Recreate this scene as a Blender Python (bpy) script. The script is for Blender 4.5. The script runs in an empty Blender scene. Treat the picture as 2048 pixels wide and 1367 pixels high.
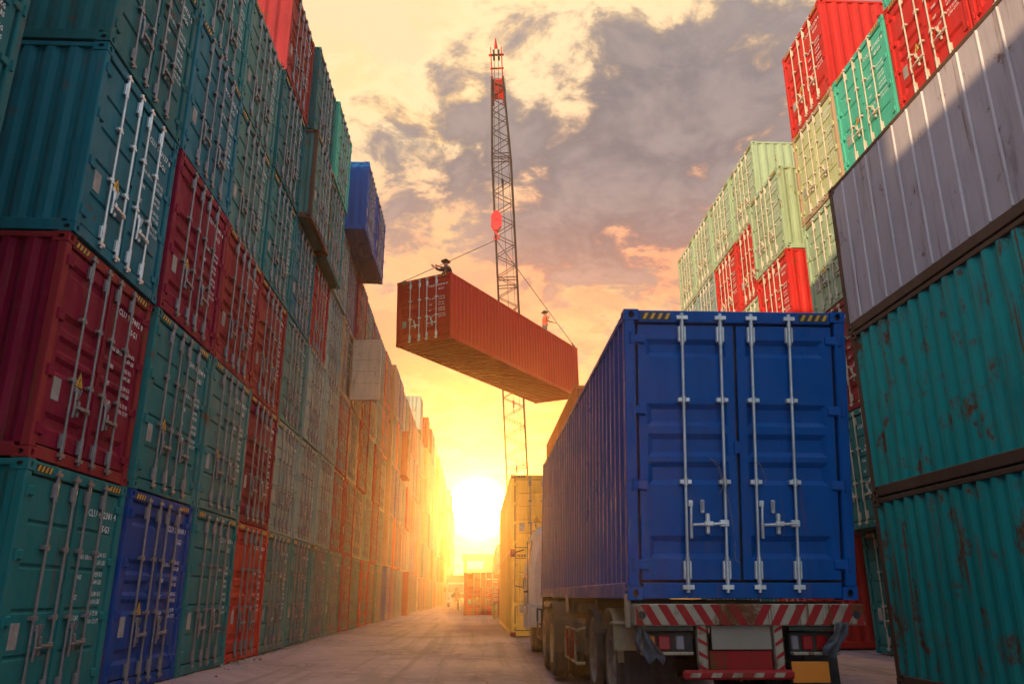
import bpy, math, random
from mathutils import Vector, Matrix, Euler
R = math.radians
rnd = random.Random(7)
sc = bpy.context.scene
COL = sc.collection

# ------------------------------------------------------------------ camera
F_PX, CW, CH = 1574.45, 2048, 1367
PITCH, YAW, ROLL, HC = 0.310452, 0.044477, 0.001206, 1.22527
cd = bpy.data.cameras.new('camera')
cam = bpy.data.objects.new('camera', cd); COL.objects.link(cam)
cd.sensor_width = 36.0; cd.lens = F_PX / CW * 36.0
cd.clip_start = 0.05; cd.clip_end = 3000
cam.location = (0, 0, HC)
cam.rotation_euler = (math.pi/2 + PITCH, 0, -YAW)
sc.camera = cam
Fv = Vector((math.sin(YAW)*math.cos(PITCH), math.cos(YAW)*math.cos(PITCH), math.sin(PITCH)))
Rv = Vector((math.cos(YAW), -math.sin(YAW), 0)); Uv = Rv.cross(Fv)
def at(px, py, Y):
    """point of the photograph measured at depth Y along the lane (used to read real sizes off the photo)"""
    d = Fv*F_PX + Rv*(px-CW/2) - Uv*(py-CH/2)
    d = d*(Y/d.y)
    return Vector((d.x, d.y, d.z+HC))
def skydir(px, py):
    return (Fv*F_PX + Rv*(px-CW/2) - Uv*(py-CH/2)).normalized()

# ------------------------------------------------------------------ render settings
sc.view_settings.view_transform = 'Standard'
sc.view_settings.look = 'None'
sc.view_settings.exposure = 0.24
sc.view_settings.gamma = 1.0
cy = sc.cycles
cy.use_denoising = True
cy.use_adaptive_sampling = True
cy.adaptive_threshold = 0.02
cy.max_bounces = 6; cy.diffuse_bounces = 3; cy.glossy_bounces = 2; cy.transmission_bounces = 2
cy.volume_bounces = 1; cy.transparent_max_bounces = 8
cy.sample_clamp_indirect = 4.0

# ------------------------------------------------------------------ sun
SUN_TRAVEL = Vector((1.0, 1.8, -0.30)).normalized()
sd = bpy.data.lights.new('sun', 'SUN'); sd.energy = 5.0; sd.angle = R(0.5); sd.color = (1.0, 0.74, 0.42)
sun = bpy.data.objects.new('sun', sd); COL.objects.link(sun)
sun.rotation_euler = SUN_TRAVEL.to_track_quat('-Z', 'Y').to_euler()

# ------------------------------------------------------------------ world: sunset sky with clouds
world = bpy.data.worlds.new('World'); sc.world = world; world.use_nodes = True
wn = world.node_tree.nodes; wl = world.node_tree.links; wn.clear()
def WN(t, **k):
    n = wn.new(t)
    for a, b in k.items(): setattr(n, a, b)
    return n
def wlink(a, b): wl.new(a, b)
tc = WN('ShaderNodeTexCoord'); DIR = tc.outputs['Generated']
def wmath(op, a, b=None, c=None, clamp=False):
    n = WN('ShaderNodeMath', operation=op, use_clamp=clamp)
    for i, v in enumerate((a, b, c)):
        if v is None: continue
        if isinstance(v, (int, float)): n.inputs[i].default_value = v
        else: wlink(v, n.inputs[i])
    return n.outputs[0]
def wmix(f, a, b, mode='MIX'):
    n = WN('ShaderNodeMix', data_type='RGBA', blend_type=mode)
    for i, v in ((0, f), (6, a), (7, b)):
        if isinstance(v, (int, float)): n.inputs[i].default_value = v
        elif isinstance(v, tuple): n.inputs[i].default_value = (*v, 1)
        else: wlink(v, n.inputs[i])
    return n.outputs[2]
sep = WN('ShaderNodeSeparateXYZ'); wlink(DIR, sep.inputs[0])
def blob(px, py, rad_deg, gain=1.0):
    """smooth round region of the sky about one compass direction"""
    d = skydir(px, py)
    n = WN('ShaderNodeVectorMath', operation='DOT_PRODUCT'); wlink(DIR, n.inputs[0]); n.inputs[1].default_value = d
    k = 1.0/(1-math.cos(R(rad_deg)))
    v = wmath('MULTIPLY', wmath('SUBTRACT', n.outputs['Value'], 1.0), k)
    return wmath('MULTIPLY', wmath('EXPONENT', v), gain)
def addall(*a):
    r = a[0]
    for x in a[1:]: r = wmath('ADD', r, x)
    return r
# cloud noise on a cloud-layer plane
mp = WN('ShaderNodeVectorMath', operation='DIVIDE'); wlink(DIR, mp.inputs[0])
cz = WN('ShaderNodeCombineXYZ'); zz = wmath('ADD', wmath('MAXIMUM', sep.outputs[2], 0.0), 0.22)
for i in range(3): wlink(zz, cz.inputs[i])
wlink(cz.outputs[0], mp.inputs[1])
def wnoise(scale, detail, rough, off, dist=0.0):
    ad = WN('ShaderNodeVectorMath', operation='ADD'); wlink(mp.outputs[0], ad.inputs[0]); ad.inputs[1].default_value = off
    n = WN('ShaderNodeTexNoise'); wlink(ad.outputs[0], n.inputs['Vector'])
    n.inputs['Scale'].default_value = scale; n.inputs['Detail'].default_value = detail
    n.inputs['Roughness'].default_value = rough; n.inputs['Distortion'].default_value = dist
    return n.outputs['Fac']
def smooth(v, a, b):
    n = WN('ShaderNodeMapRange', interpolation_type='SMOOTHSTEP'); wlink(v, n.inputs[0])
    if a > b: n.inputs[1].default_value = b; n.inputs[2].default_value = a; n.inputs[3].default_value = 1; n.inputs[4].default_value = 0
    else: n.inputs[1].default_value = a; n.inputs[2].default_value = b
    return n.outputs[0]
big = wnoise(2.6, 9, 0.58, (3.1, 2.7, 1.9), 0.3)
sml = wnoise(6.0, 10, 0.6, (1.3, 8.7, 4.3), 0.5)
med = wnoise(11.0, 9, 0.62, (9.3, 4.7, 0.3), 0.4)
ramp = WN('ShaderNodeValToRGB'); wlink(sep.outputs[2], ramp.inputs[0])
cr = ramp.color_ramp
SKY = [(0.0, (1.0, .50, .10)), (.14, (1.0, .46, .16)), (.26, (.98, .39, .20)), (.38, (.94, .40, .26)), (.50, (.98, .50, .30)), (.66, (1.05, .82, .46)), (1.0, (.60, .58, .58))]
cr.elements[0].position = 0; cr.elements[0].color = (*SKY[0][1], 1)
cr.elements[1].position = 1; cr.elements[1].color = (*SKY[-1][1], 1)
for p, c in SKY[1:-1]:
    e = cr.elements.new(p); e.color = (*c, 1)
base = ramp.outputs[0]
creamz = addall(blob(640, 40, 14, 1.1), blob(880, 60, 8, .8))
base = wmix(wmath('MINIMUM', creamz, 1.0), base, (1.12, .88, .52))
gold = wmath('MULTIPLY', addall(blob(800, 290, 6, 1.2), blob(1230, 590, 6, 1.6), blob(960, 270, 5, 1.1), blob(1500, 330, 4, 1.0), blob(1130, 60, 6, .8), blob(830, 520, 5, .8), blob(1400, 560, 5, .8)), smooth(sml, .44, .60))
base = wmix(wmath('MINIMUM', gold, 1.0), base, (1.35, .90, .38))
cover = addall(blob(1330, 270, 8, .60), blob(1130, 240, 7, .55), blob(1450, 90, 8, .50), blob(1250, 400, 7, .55), blob(960, 400, 7, .75), blob(900, 330, 5, .4), blob(1050, 560, 4, .4), blob(1560, 380, 7, .35), blob(1140, 490, 6, .55), blob(1480, 520, 4, .3), blob(850, 190, 5, .65), blob(1180, 60, 3, .3), blob(1900, 200, 20, .4), blob(780, 430, 5, .65), blob(760, 330, 5, .30), blob(620, 60, 9, -.6))
nz = addall(wmath('MULTIPLY', big, .34), wmath('MULTIPLY', sml, .40), wmath('MULTIPLY', med, .26))
cm = wmath('ADD', cover, wmath('MULTIPLY', wmath('SUBTRACT', nz, .545), 10.0))
cmask = smooth(cm, .0, .9)
cloudcol = wmix(smooth(wmath('ADD', wmath('MULTIPLY', sml, .6), wmath('MULTIPLY', med, .4)), .40, .62), (.15, .165, .20), (.50, .43, .42))
warm = wmix(smooth(sep.outputs[2], .32, .50), (.72, .34, .25), (.27, .27, .30))
cloudcol = wmix(.5, cloudcol, warm)
skyc = wmix(wmath('MULTIPLY', cmask, .95), base, cloudcol)
edge = wmath('MULTIPLY', smooth(cm, -.5, .1), wmath('SUBTRACT', 1.0, smooth(cm, .1, .6)))
skyc = wmix(wmath('MULTIPLY', edge, .75), skyc, wmix(smooth(sep.outputs[2], .38, .58), (1.15, .56, .30), (1.35, 1.0, .58)))
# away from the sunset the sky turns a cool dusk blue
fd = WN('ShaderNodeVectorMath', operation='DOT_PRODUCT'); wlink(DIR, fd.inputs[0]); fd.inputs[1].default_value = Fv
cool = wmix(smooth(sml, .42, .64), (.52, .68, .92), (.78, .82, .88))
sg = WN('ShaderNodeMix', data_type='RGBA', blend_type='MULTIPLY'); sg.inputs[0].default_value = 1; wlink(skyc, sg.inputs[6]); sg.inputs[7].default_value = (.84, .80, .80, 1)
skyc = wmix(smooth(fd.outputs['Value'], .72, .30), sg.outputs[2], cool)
d0 = (955, 1015)
g1 = blob(*d0, 10, .8); g2 = blob(*d0, 4.4, 2.4); g3 = blob(*d0, .8, 3300.0); g4 = blob(*d0, 20, .10)
def scaled(col, f):
    n = WN('ShaderNodeVectorMath', operation='SCALE'); n.inputs[0].default_value = col; wlink(f, n.inputs['Scale'])
    return n.outputs[0]
def vadd(a, b):
    n = WN('ShaderNodeVectorMath', operation='ADD'); wlink(a, n.inputs[0]); wlink(b, n.inputs[1]); return n.outputs[0]
tot = vadd(vadd(skyc, scaled((1.0, .42, .07), g1)), vadd(vadd(scaled((1.0, .38, .03), g2), scaled((1.0, .50, .12), g3)), scaled((1.0, .42, .12), g4)))
# below the horizon: dull ground colour
tot = wmix(smooth(sep.outputs[2], -.04, 0.0), (.25, .17, .12), tot)
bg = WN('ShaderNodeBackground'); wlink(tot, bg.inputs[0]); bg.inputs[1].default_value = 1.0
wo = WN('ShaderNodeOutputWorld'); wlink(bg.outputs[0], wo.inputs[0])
world.cycles.sampling_method = 'MANUAL'; world.cycles.sample_map_resolution = 2048

# ------------------------------------------------------------------ materials
MATS = {}
def newmat(name):
    m = bpy.data.materials.new(name); m.use_nodes = True
    nt = m.node_tree; b = nt.nodes['Principled BSDF']
    MATS[name] = m
    return m, nt, b
def nnode(nt, t, **k):
    n = nt.nodes.new(t)
    for a, b in k.items(): setattr(n, a, b)
    return n
def nmix(nt, f, a, b, mode='MIX'):
    n = nnode(nt, 'ShaderNodeMix', data_type='RGBA', blend_type=mode)
    for i, v in ((0, f), (6, a), (7, b)):
        if isinstance(v, (int, float)): n.inputs[i].default_value = v
        elif isinstance(v, tuple): n.inputs[i].default_value = (*v, 1)
        else: nt.links.new(v, n.inputs[i])
    return n.outputs[2]
def nnoise(nt, scl, scale=1.0, detail=4, rough=.6, off=(0, 0, 0)):
    g = nnode(nt, 'ShaderNodeNewGeometry')
    m = nnode(nt, 'ShaderNodeMapping'); nt.links.new(g.outputs['Position'], m.inputs[0])
    m.inputs['Scale'].default_value = scl; m.inputs['Location'].default_value = off
    n = nnode(nt, 'ShaderNodeTexNoise'); nt.links.new(m.outputs[0], n.inputs['Vector'])
    n.inputs['Scale'].default_value = scale; n.inputs['Detail'].default_value = detail; n.inputs['Roughness'].default_value = rough
    return n.outputs['Fac']
def nrange(nt, v, a, b, c=0., d=1.):
    if a > b: a, b, c, d = b, a, d, c
    n = nnode(nt, 'ShaderNodeMapRange', interpolation_type='SMOOTHSTEP'); nt.links.new(v, n.inputs[0])
    for i, x in enumerate((a, b, c, d)): n.inputs[i+1].default_value = x
    return n.outputs[0]
def nmul(nt, a, b):
    n = nnode(nt, 'ShaderNodeMath', operation='MULTIPLY')
    for i, v in ((0, a), (1, b)):
        if isinstance(v, (int, float)): n.inputs[i].default_value = v
        else: nt.links.new(v, n.inputs[i])
    return n.outputs[0]
def paint(name, c, rust=.5, rough=.5, fade=.35):
    m, nt, b = newmat(name)
    big = nnoise(nt, (1, 1, .6), .55, 5)
    streak = nnoise(nt, (5, 5, .55), 1.3, 6, .65, (3, 1, 7))
    fine = nnoise(nt, (1, 1, 1), 9, 5, .7, (1, 5, 2))
    spot = nnoise(nt, (1, 1, .8), 2.3, 6, .72, (11, 3, 4))
    light = tuple(min(1, x*1.5+.008) for x in c); dark = tuple(x*.62 for x in c)
    col = nmix(nt, nrange(nt, big, .35, .7, 0, fade), c, light)
    col = nmix(nt, nrange(nt, streak, .45, .75, 0, .55), col, dark)
    dust = (.20, .15, .11)
    col = nmix(nt, nrange(nt, fine, .5, .8, 0, .14*min(1, rust*2)), col, dust)
    rm = nrange(nt, spot, .66-.09*rust, .74-.06*rust, 0, min(1, .5+rust*.5))
    rm2 = nmul(nt, nrange(nt, streak, .62-.06*rust, .74, 0, .8*min(1, rust+.2)), nrange(nt, big, .4, .62))
    rc = nmix(nt, fine, (.10, .028, .010), (.23, .085, .035))
    col = nmix(nt, rm2, col, rc); col = nmix(nt, rm, col, rc)
    run = nnoise(nt, (16, 16, .45), 1.0, 4, .6, (2, 9, 5)); pat = nnoise(nt, (1, 1, .5), .9, 3, .5, (8, 2, 6))
    col = nmix(nt, nmul(nt, nrange(nt, run, .60-.03*rust, .70-.02*rust, 0, min(.9, .35+rust*.4)), nrange(nt, pat, .50, .60)), col, rc)
    nt.links.new(col, b.inputs['Base Color'])
    nt.links.new(nrange(nt, spot, .3, .75, rough-.08, rough+.25), b.inputs['Roughness'])
    bp = nnode(nt, 'ShaderNodeBump'); bp.inputs['Strength'].default_value = .5; bp.inputs['Distance'].default_value = .05
    dent = nnoise(nt, (1, 1, 1), 1.6, 3, .5, (5, 5, 5))
    nt.links.new(dent, bp.inputs['Height'])
    bp2 = nnode(nt, 'ShaderNodeBump'); bp2.inputs['Strength'].default_value = .25; bp2.inputs['Distance'].default_value = .004
    nt.links.new(fine, bp2.inputs['Height']); nt.links.new(bp.outputs[0], bp2.inputs['Normal'])
    nt.links.new(bp2.outputs[0], b.inputs['Normal'])
    b.inputs['Specular IOR Level'].default_value = .12
    return m
def plain(name, c, rough=.5, metal=0., var=.3, scale=6):
    m, nt, b = newmat(name)
    n = nnoise(nt, (1, 1, 1), scale, 5, .65)
    n2 = nnoise(nt, (1, 1, 1), scale*.2, 3, .6, (4, 4, 4))
    col = nmix(nt, nrange(nt, n, .35, .75, 0, var), c, tuple(x*.35 for x in c))
    col = nmix(nt, nrange(nt, n2, .4, .7, 0, var), col, (.16, .12, .09))
    nt.links.new(col, b.inputs['Base Color'])
    nt.links.new(nrange(nt, n, .3, .7, max(.05, rough-.1), min(1, rough+.15)), b.inputs['Roughness'])
    b.inputs['Metallic'].default_value = metal
    return m
P = {
 'teal': paint('teal_paint', (.010, .170, .170), .65),
 'deep_teal': paint('deep_teal_paint', (.008, .120, .125), .8),
 'blue_teal': paint('blue_teal_paint', (.008, .145, .185), .5),
 'grey_green': paint('grey_green_paint', (.065, .20, .18), .9),
 'sage': paint('sage_paint', (.22, .32, .28), .75),
 'pale_green': paint('pale_green_paint', (.33, .43, .27), .8),
 'olive': paint('olive_paint', (.47, .49, .25), .6),
 'maroon': paint('maroon_paint', (.22, .004, .030), .6),
 'brick': paint('brick_paint', (.28, .022, .028), .7),
 'red': paint('red_paint', (.52, .022, .02), .45),
 'crimson': paint('crimson_paint', (.36, .014, .022), .35),
 'navy': paint('navy_paint', (.001, .055, .25), .3),
 'blue': paint('blue_paint', (.001, .086, .33), .12, .33, .15),
 'violet': paint('violet_paint', (.12, .06, .15), .5),
 'cream': paint('cream_paint', (.52, .42, .32), .7),
 'tan': paint('tan_paint', (.40, .27, .17), .8),
 'orange': paint('orange_paint', (.62, .16, .05), .5),
 'yellow': paint('yellow_paint', (.78, .46, .09), .4),
'streaked': paint('streaked_teal_paint', (.014,.31,.29), 1.5),
 'mint': paint('mint_paint', (.06, .42, .29), .3),
 'highlight_grey': paint('highlight_grey_paint', (.62,.54,.54), .2),
 'rusty': paint('rusty_frame_paint', (.11,.06,.04), 1.0),
 'grey': paint('grey_paint', (.46, .385, .40), .75, .45, .3),
 'lift_red': paint('lift_red_paint', (.55, .012, .012), .2, .4, .15),
}
RODM = plain('galvanised_steel', (.27, .25, .245), .42, .5, .35, 14)
RODB = plain('bright_galvanised_steel', (.72, .74, .72), .38, .55, .25, 14)
RODC = plain('pale_painted_steel', (.62,.54,.42), .5, .1, .3, 14)
DARK = plain('rubber_and_hole_shade', (.022, .020, .020), .75, 0, .3)
BLACK = plain('black_paint', (.02, .018, .016), .55)
YEL = plain('warning_yellow', (.80, .42, .03), .5, 0, .35)
WHT = plain('white_lettering', (.86, .85, .82), .6, 0, .15, 12)
GREYP = plain('old_label', (.42, .38, .34), .7, 0, .5, 10)
RUST = plain('rusty_iron', (.20, .075, .035), .85, 0, .5, 5)

# ------------------------------------------------------------------ mesh builder
class MB:
    def __init__(s): s.v = []; s.f = []; s.m = []; s.sm = []
    def add(s, vs, fs, m=0, smooth=False):
        o = len(s.v); s.v += [tuple(v) for v in vs]
        for f in fs: s.f.append(tuple(i+o for i in f)); s.m.append(m); s.sm.append(smooth)
    def box(s, x0, x1, y0, y1, z0, z1, m=0):
        v = [(x0,y0,z0),(x1,y0,z0),(x1,y1,z0),(x0,y1,z0),(x0,y0,z1),(x1,y0,z1),(x1,y1,z1),(x0,y1,z1)]
        s.add(v, [(0,3,2,1),(4,5,6,7),(0,1,5,4),(1,2,6,5),(2,3,7,6),(3,0,4,7)], m)
    def bbox(s, x0, x1, y0, y1, z0, z1, c=.01, m=0):
        """box with chamfered long edges on every side"""
        c = min(c, (x1-x0)/2.2, (y1-y0)/2.2, (z1-z0)/2.2)
        vs = []; ids = {}
        X = (x0, x1); Y = (y0, y1); Z = (z0, z1)
        for i in (0,1):
            for j in (0,1):
                for k in (0,1):
                    sx = c if i == 0 else -c; sy = c if j == 0 else -c; sz = c if k == 0 else -c
                    for a, p in (('x', (X[i], Y[j]+sy, Z[k]+sz)), ('y', (X[i]+sx, Y[j], Z[k]+sz)), ('z', (X[i]+sx, Y[j]+sy, Z[k]))):
                        ids[(i,j,k,a)] = len(vs); vs.append(p)
        g = lambda i,j,k,a: ids[(i,j,k,a)]
        fs = []
        for i in (0,1): fs.append([g(i,0,0,'x'),g(i,1,0,'x'),g(i,1,1,'x'),g(i,0,1,'x')][::(1 if i else -1)])
        for j in (0,1): fs.append([g(0,j,0,'y'),g(1,j,0,'y'),g(1,j,1,'y'),g(0,j,1,'y')][::(-1 if j else 1)])
        for k in (0,1): fs.append([g(0,0,k,'z'),g(1,0,k,'z'),g(1,1,k,'z'),g(0,1,k,'z')][::(1 if k else -1)])
        for i in (0,1):
            for j in (0,1): fs.append([g(i,j,0,'x'),g(i,j,1,'x'),g(i,j,1,'y'),g(i,j,0,'y')])
        for i in (0,1):
            for k in (0,1): fs.append([g(i,0,k,'x'),g(i,1,k,'x'),g(i,1,k,'z'),g(i,0,k,'z')])
        for j in (0,1):
            for k in (0,1): fs.append([g(0,j,k,'y'),g(1,j,k,'y'),g(1,j,k,'z'),g(0,j,k,'z')])
        for i in (0,1):
            for j in (0,1):
                for k in (0,1): fs.append([g(i,j,k,'x'),g(i,j,k,'y'),g(i,j,k,'z')])
        s.add(vs, fs, m)
    def cyl(s, p0, p1, r, n=10, m=0, r1=None, caps=True, smooth=True):
        p0 = Vector(p0); p1 = Vector(p1); r1 = r if r1 is None else r1
        d = (p1-p0).normalized(); a = d.orthogonal().normalized(); b = d.cross(a)
        vs = []
        for p, q in ((p0, r), (p1, r1)):
            for i in range(n):
                t = 2*math.pi*i/n; vs.append(p + a*(q*math.cos(t)) + b*(q*math.sin(t)))
        s.add(vs, [(i, (i+1)%n, n+(i+1)%n, n+i) for i in range(n)], m, smooth)
        if caps: s.add(vs, [tuple(range(n))[::-1], tuple(range(n, 2*n))], m)
    def tube(s, pts, r, n=6, m=0):
        for a, b in zip(pts[:-1], pts[1:]): s.cyl(a, b, r, n, m)
    def lathe(s, c, axis, prof, n=24, m=0):
        """prof: list of (distance along axis, radius, material)"""
        c = Vector(c); d = Vector(axis).normalized(); a = d.orthogonal().normalized(); b = d.cross(a)
        vs = []
        for t, r, *_ in prof:
            for i in range(n):
                q = 2*math.pi*i/n; vs.append(c + d*t + a*(r*math.cos(q)) + b*(r*math.sin(q)))
        for k in range(len(prof)-1):
            mm = prof[k][2] if len(prof[k]) > 2 else m
            s.add(vs[k*n:(k+2)*n], [(i, (i+1)%n, n+(i+1)%n, n+i) for i in range(n)], mm, True)
    def poly(s, pts, m=0): s.add(pts, [tuple(range(len(pts)))], m)
    def slab(s, pts, off, m=0):
        """flat polygon given real thickness along vector off"""
        n = len(pts); off = Vector(off); p = [Vector(q) for q in pts]
        s.add(p + [q+off for q in p], [tuple(range(n)), tuple(range(n, 2*n))[::-1]] + [(i, n+i, n+(i+1)%n, (i+1)%n) for i in range(n)], m)
    def mesh(s, name, fix=True):
        me = bpy.data.meshes.new(name); me.from_pydata(s.v, [], s.f)
        me.polygons.foreach_set('material_index', s.m); me.polygons.foreach_set('use_smooth', s.sm)
        me.update()
        return me

def link(name, me, mats, parent=None, loc=None, rz=0.):
    o = bpy.data.objects.new(name, me); COL.objects.link(o)
    if me is not None:
        while len(me.materials) < len(mats): me.materials.append(None)
        for i, m in enumerate(mats):
            o.material_slots[i].link = 'OBJECT'; o.material_slots[i].material = m
    if parent is not None: o.parent = parent
    if loc is not None: o.location = loc
    if rz: o.rotation_euler.z = rz
    return o
def empty(name, loc=(0,0,0), rz=0.):
    o = bpy.data.objects.new(name, None); COL.objects.link(o); o.location = loc; o.rotation_euler.z = rz
    o.empty_display_size = .3
    return o
def tag(o, label=None, cat=None, group=None, kind=None):
    if label: o['label'] = label
    if cat: o['category'] = cat
    if group: o['group'] = group
    if kind: o['kind'] = kind
    return o

# ------------------------------------------------------------------ text
TXT = {}
def text_verts(txt, size, x, z, y, align='LEFT', bold=0.0):
    key = (txt, size)
    if key not in TXT:
        c = bpy.data.curves.new('lettering', 'FONT'); c.body = txt; c.size = size; c.resolution_u = 1
        c.offset = size*.017; c.space_character = 1.05
        o = bpy.data.objects.new('lettering', c); COL.objects.link(o)
        bpy.context.view_layer.update()
        me = bpy.data.meshes.new_from_object(o)
        TXT[key] = ([v.co.copy() for v in me.vertices], [tuple(p.vertices) for p in me.polygons])
        bpy.data.objects.remove(o); bpy.data.curves.remove(c); bpy.data.meshes.remove(me)
    vs, fs = TXT[key]
    return [(v.x*.82+x, y, v.y+z) for v in vs], fs

# ------------------------------------------------------------------ container parts (local frame: doors face -Y, x -1.219..1.219, z 0..H)
HW = 1.219
STYLE_A = [(.060,.135),(.330,.420),(.450,.540),(.560,.650),(.840,.925)]   # fractions from the door's top: broad pressed bands
STYLE_C = [(.08,.12),(.27,.35),(.46,.50),(.62,.70),(.86,.90)]
STYLE_B = [(.195,.222),(.395,.422),(.595,.622),(.795,.822)]               # narrow pressed grooves
CACHE = {}
def cached(key, fn):
    if key not in CACHE: CACHE[key] = fn()
    return CACHE[key]
def add_panel(mb, x0, x1, z0, z1, y, th, bands, depth, mx=.09, sl=.03):
    h = z1-z0
    bs = [(z1-b*h, z1-a*h) for a, b in bands][::-1]
    xi0, xi1 = x0+mx, x1-mx
    q = lambda a, b, c, d: mb.add([a, b, c, d], [(0,1,2,3)])
    def rect(xa, xb, za, zb): q((xa,y,za),(xb,y,za),(xb,y,zb),(xa,y,zb))
    rect(x0, xi0, z0, z1); rect(xi1, x1, z0, z1)
    zc = z0
    for a, b in bs:
        rect(xi0, xi1, zc, a)
        s = min(sl, (b-a)*.35); yi = y+depth
        if depth > .03: s = min(.052, (b-a)*.33)
        o = [(xi0,y,a),(xi1,y,a),(xi1,y,b),(xi0,y,b)]; i = [(xi0+s,yi,a+s),(xi1-s,yi,a+s),(xi1-s,yi,b-s),(xi0+s,yi,b-s)]
        mb.add(o+i, [(4,5,6,7),(0,1,5,4),(1,2,6,5),(2,3,7,6),(3,0,4,7)])
        zc = b
    rect(xi0, xi1, zc, z1)
    yb = y+th
    mb.add([(x0,y,z0),(x1,y,z0),(x1,y,z1),(x0,y,z1),(x0,yb,z0),(x1,yb,z0),(x1,yb,z1),(x0,yb,z1)],
           [(0,4,5,1),(1,5,6,2),(2,6,7,3),(3,7,4,0),(4,7,6,5)])
def door_geo(mb, side, style, H, near=False):
    x0, x1 = (-1.068, -.017) if side < 0 else (.017, 1.068)
    add_panel(mb, x0, x1, .182, H-.163, .03, .055, STYLE_A if style == 'A' else STYLE_C if style == 'C' else STYLE_B, .034 if style == 'A' else .022)
    if side > 0: mb.box(-.045, .0139, .012, .0285, H*.5-.06, H*.5+.06)
def hinge_geo(mb, side, H, z):
    s = side
    xa, xb = sorted((s*1.0, s*1.15))
    mb.add([(xa,.0285,z-.045),(xb,.0285,z-.06),(xb,.0285,z+.06),(xa,.0285,z+.045),(xa,.012,z-.03),(xb,-.004,z-.045),(xb,-.004,z+.045),(xa,.012,z+.03)],
           [(4,5,6,7),(0,1,5,4),(1,2,6,5),(2,3,7,6),(3,0,4,7)])
    mb.cyl((s*1.15,-.006,z-.06),(s*1.15,-.006,z+.06),.016,8)
def rod_geo(mb, x, H, m=0, n=10, near=True):
    y = -.012
    mb.cyl((x,y,.09),(x,y,H-.06),.0165,n,m)
    for z in (H-.27, .27):
        mb.bbox(x-.045,x+.045,y-.002,.028,z-.085,z+.085,.008,m)
        mb.cyl((x,y,z-.12),(x,y,z+.12),.024,n,m)
    for z in (H-.095, .115):
        mb.box(x-.06,x+.06,y-.022,.0,z-.02,z+.02,m)
        mb.cyl((x,y,z-.05),(x,y,z+.05),.022,8,m)
    if near:
        for z in (.20+(H-.4)*.36, .20+(H-.4)*.69):
            mb.bbox(x-.065,x+.065,y-.014,.0285,z-.022,z+.022,.006,m)
            mb.cyl((x,y,z-.035),(x,y,z+.035),.027,n,m)
def handle_geo(mb, x, H, d, kind, m=0):
    """kind 0: hanging lever by its rod; kind 1: bar lying across to the hasp"""
    if kind == 0:
        mb.bbox(x+.015,x+.065,-.045,-.02,.86,.92,.006,m)
        mb.cyl((x+.045,-.04,.89),(x+.035,-.055,.70),.014,8,m); mb.cyl((x+.035,-.055,.70),(x+.04,-.045,.56),.017,8,m)
    else:
        mb.cyl((x,-.03,.70),(x-.36,-.04,.685),.015,8,m)
        mb.bbox(x-.07,x+.03,-.04,.0,.67,.735,.008,m)
def hasp_geo(mb, x, H, d, kind, m=0):
    if kind == 0:
        mb.bbox(x+.155,x+.2,-.01,.0285,.80,.93,.01,m); mb.cyl((x+.178,-.012,.83),(x+.178,-.035,.92),.012,8,m)
    else:
        mb.bbox(x-.215,x-.165,-.012,.0285,.60,.80,.012,m); mb.bbox(x-.24,x-.14,-.055,-.012,.675,.72,.008,m)
def frame_geo(mb, H, L, m=0):
    for s in (-1, 1):
        a, b = sorted((s*1.10, s*HW))
        mb.bbox(a,b,0,.11,.117,H-.117,.012,m); mb.bbox(a,b,L-.11,L,.117,H-.117,.012,m)
        a, b = sorted((s*1.16, s*(HW-.004)))
        mb.bbox(a,b,.17,L-.17,.012,.16,.008,m); mb.bbox(a,b,.17,L-.17,H-.075,H-.006,.008,m)
    for y0, y1 in ((.006,.11),(L-.11,L-.006)):
        mb.bbox(-1.06,1.06,y0,y1,H-.14,H-.008,.008,m); mb.bbox(-1.06,1.06,y0,y1,.012,.155,.008,m)
def casting_geo(mb, H, L, sx, ey, top, m=0):
    """steel corner block with an oval hole in its end and side faces"""
    w, d, h = .162, .178, .118
    x1 = sx*(HW+.003); x0 = sx*(HW+.003-w)
    y0 = -.003 if ey == 0 else L+.003; y1 = y0+d if ey == 0 else y0-d
    z0 = 0 if not top else H-h; z1 = z0+h
    cx, cyy, cz_ = (x0+x1)/2, (y0+y1)/2, (z0+z1)/2
    def face(o, u, v, hu, hv, nrm, ru, rv):
        o = Vector(o); u = Vector(u); v = Vector(v); nrm = Vector(nrm)
        rect = [o+u*a*hu+v*b*hv for a, b in ((1,0),(1,1),(0,1),(-1,1),(-1,0),(-1,-1),(0,-1),(1,-1))]
        oval = [o+u*ru*math.cos(i*math.pi/4)+v*rv*math.sin(i*math.pi/4) for i in range(8)]
        inn = [p-nrm*.05 for p in oval]
        mb.add(rect+oval+inn, [(i,(i+1)%8,8+(i+1)%8,8+i) for i in range(8)]+[(8+i,8+(i+1)%8,16+(i+1)%8,16+i) for i in range(8)], m)
        mb.add(inn, [tuple(range(8))], m+1)  # back of the hole coloured black for the shade inside
    n = Vector((0, -1 if ey == 0 else 1, 0))
    face((cx,y0,cz_),(1,0,0),(0,0,1),w/2,h/2,n,.032,.04)
    face((x1,cyy,cz_),(0,1,0),(0,0,1),d/2,h/2,(sx,0,0),.04,.028)
    a, b = sorted((x0,x1)); c, e = sorted((y0,y1))
    mb.add([(a,c,z0),(b,c,z0),(b,e,z0),(a,e,z0),(a,c,z1),(b,c,z1),(b,e,z1),(a,e,z1)],
           [(0,3,2,1),(4,5,6,7)] + [(3,2,6,7) if ey == 0 else (0,1,5,4)] + [(0,3,7,4) if sx > 0 else (1,2,6,5)], m)
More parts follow.
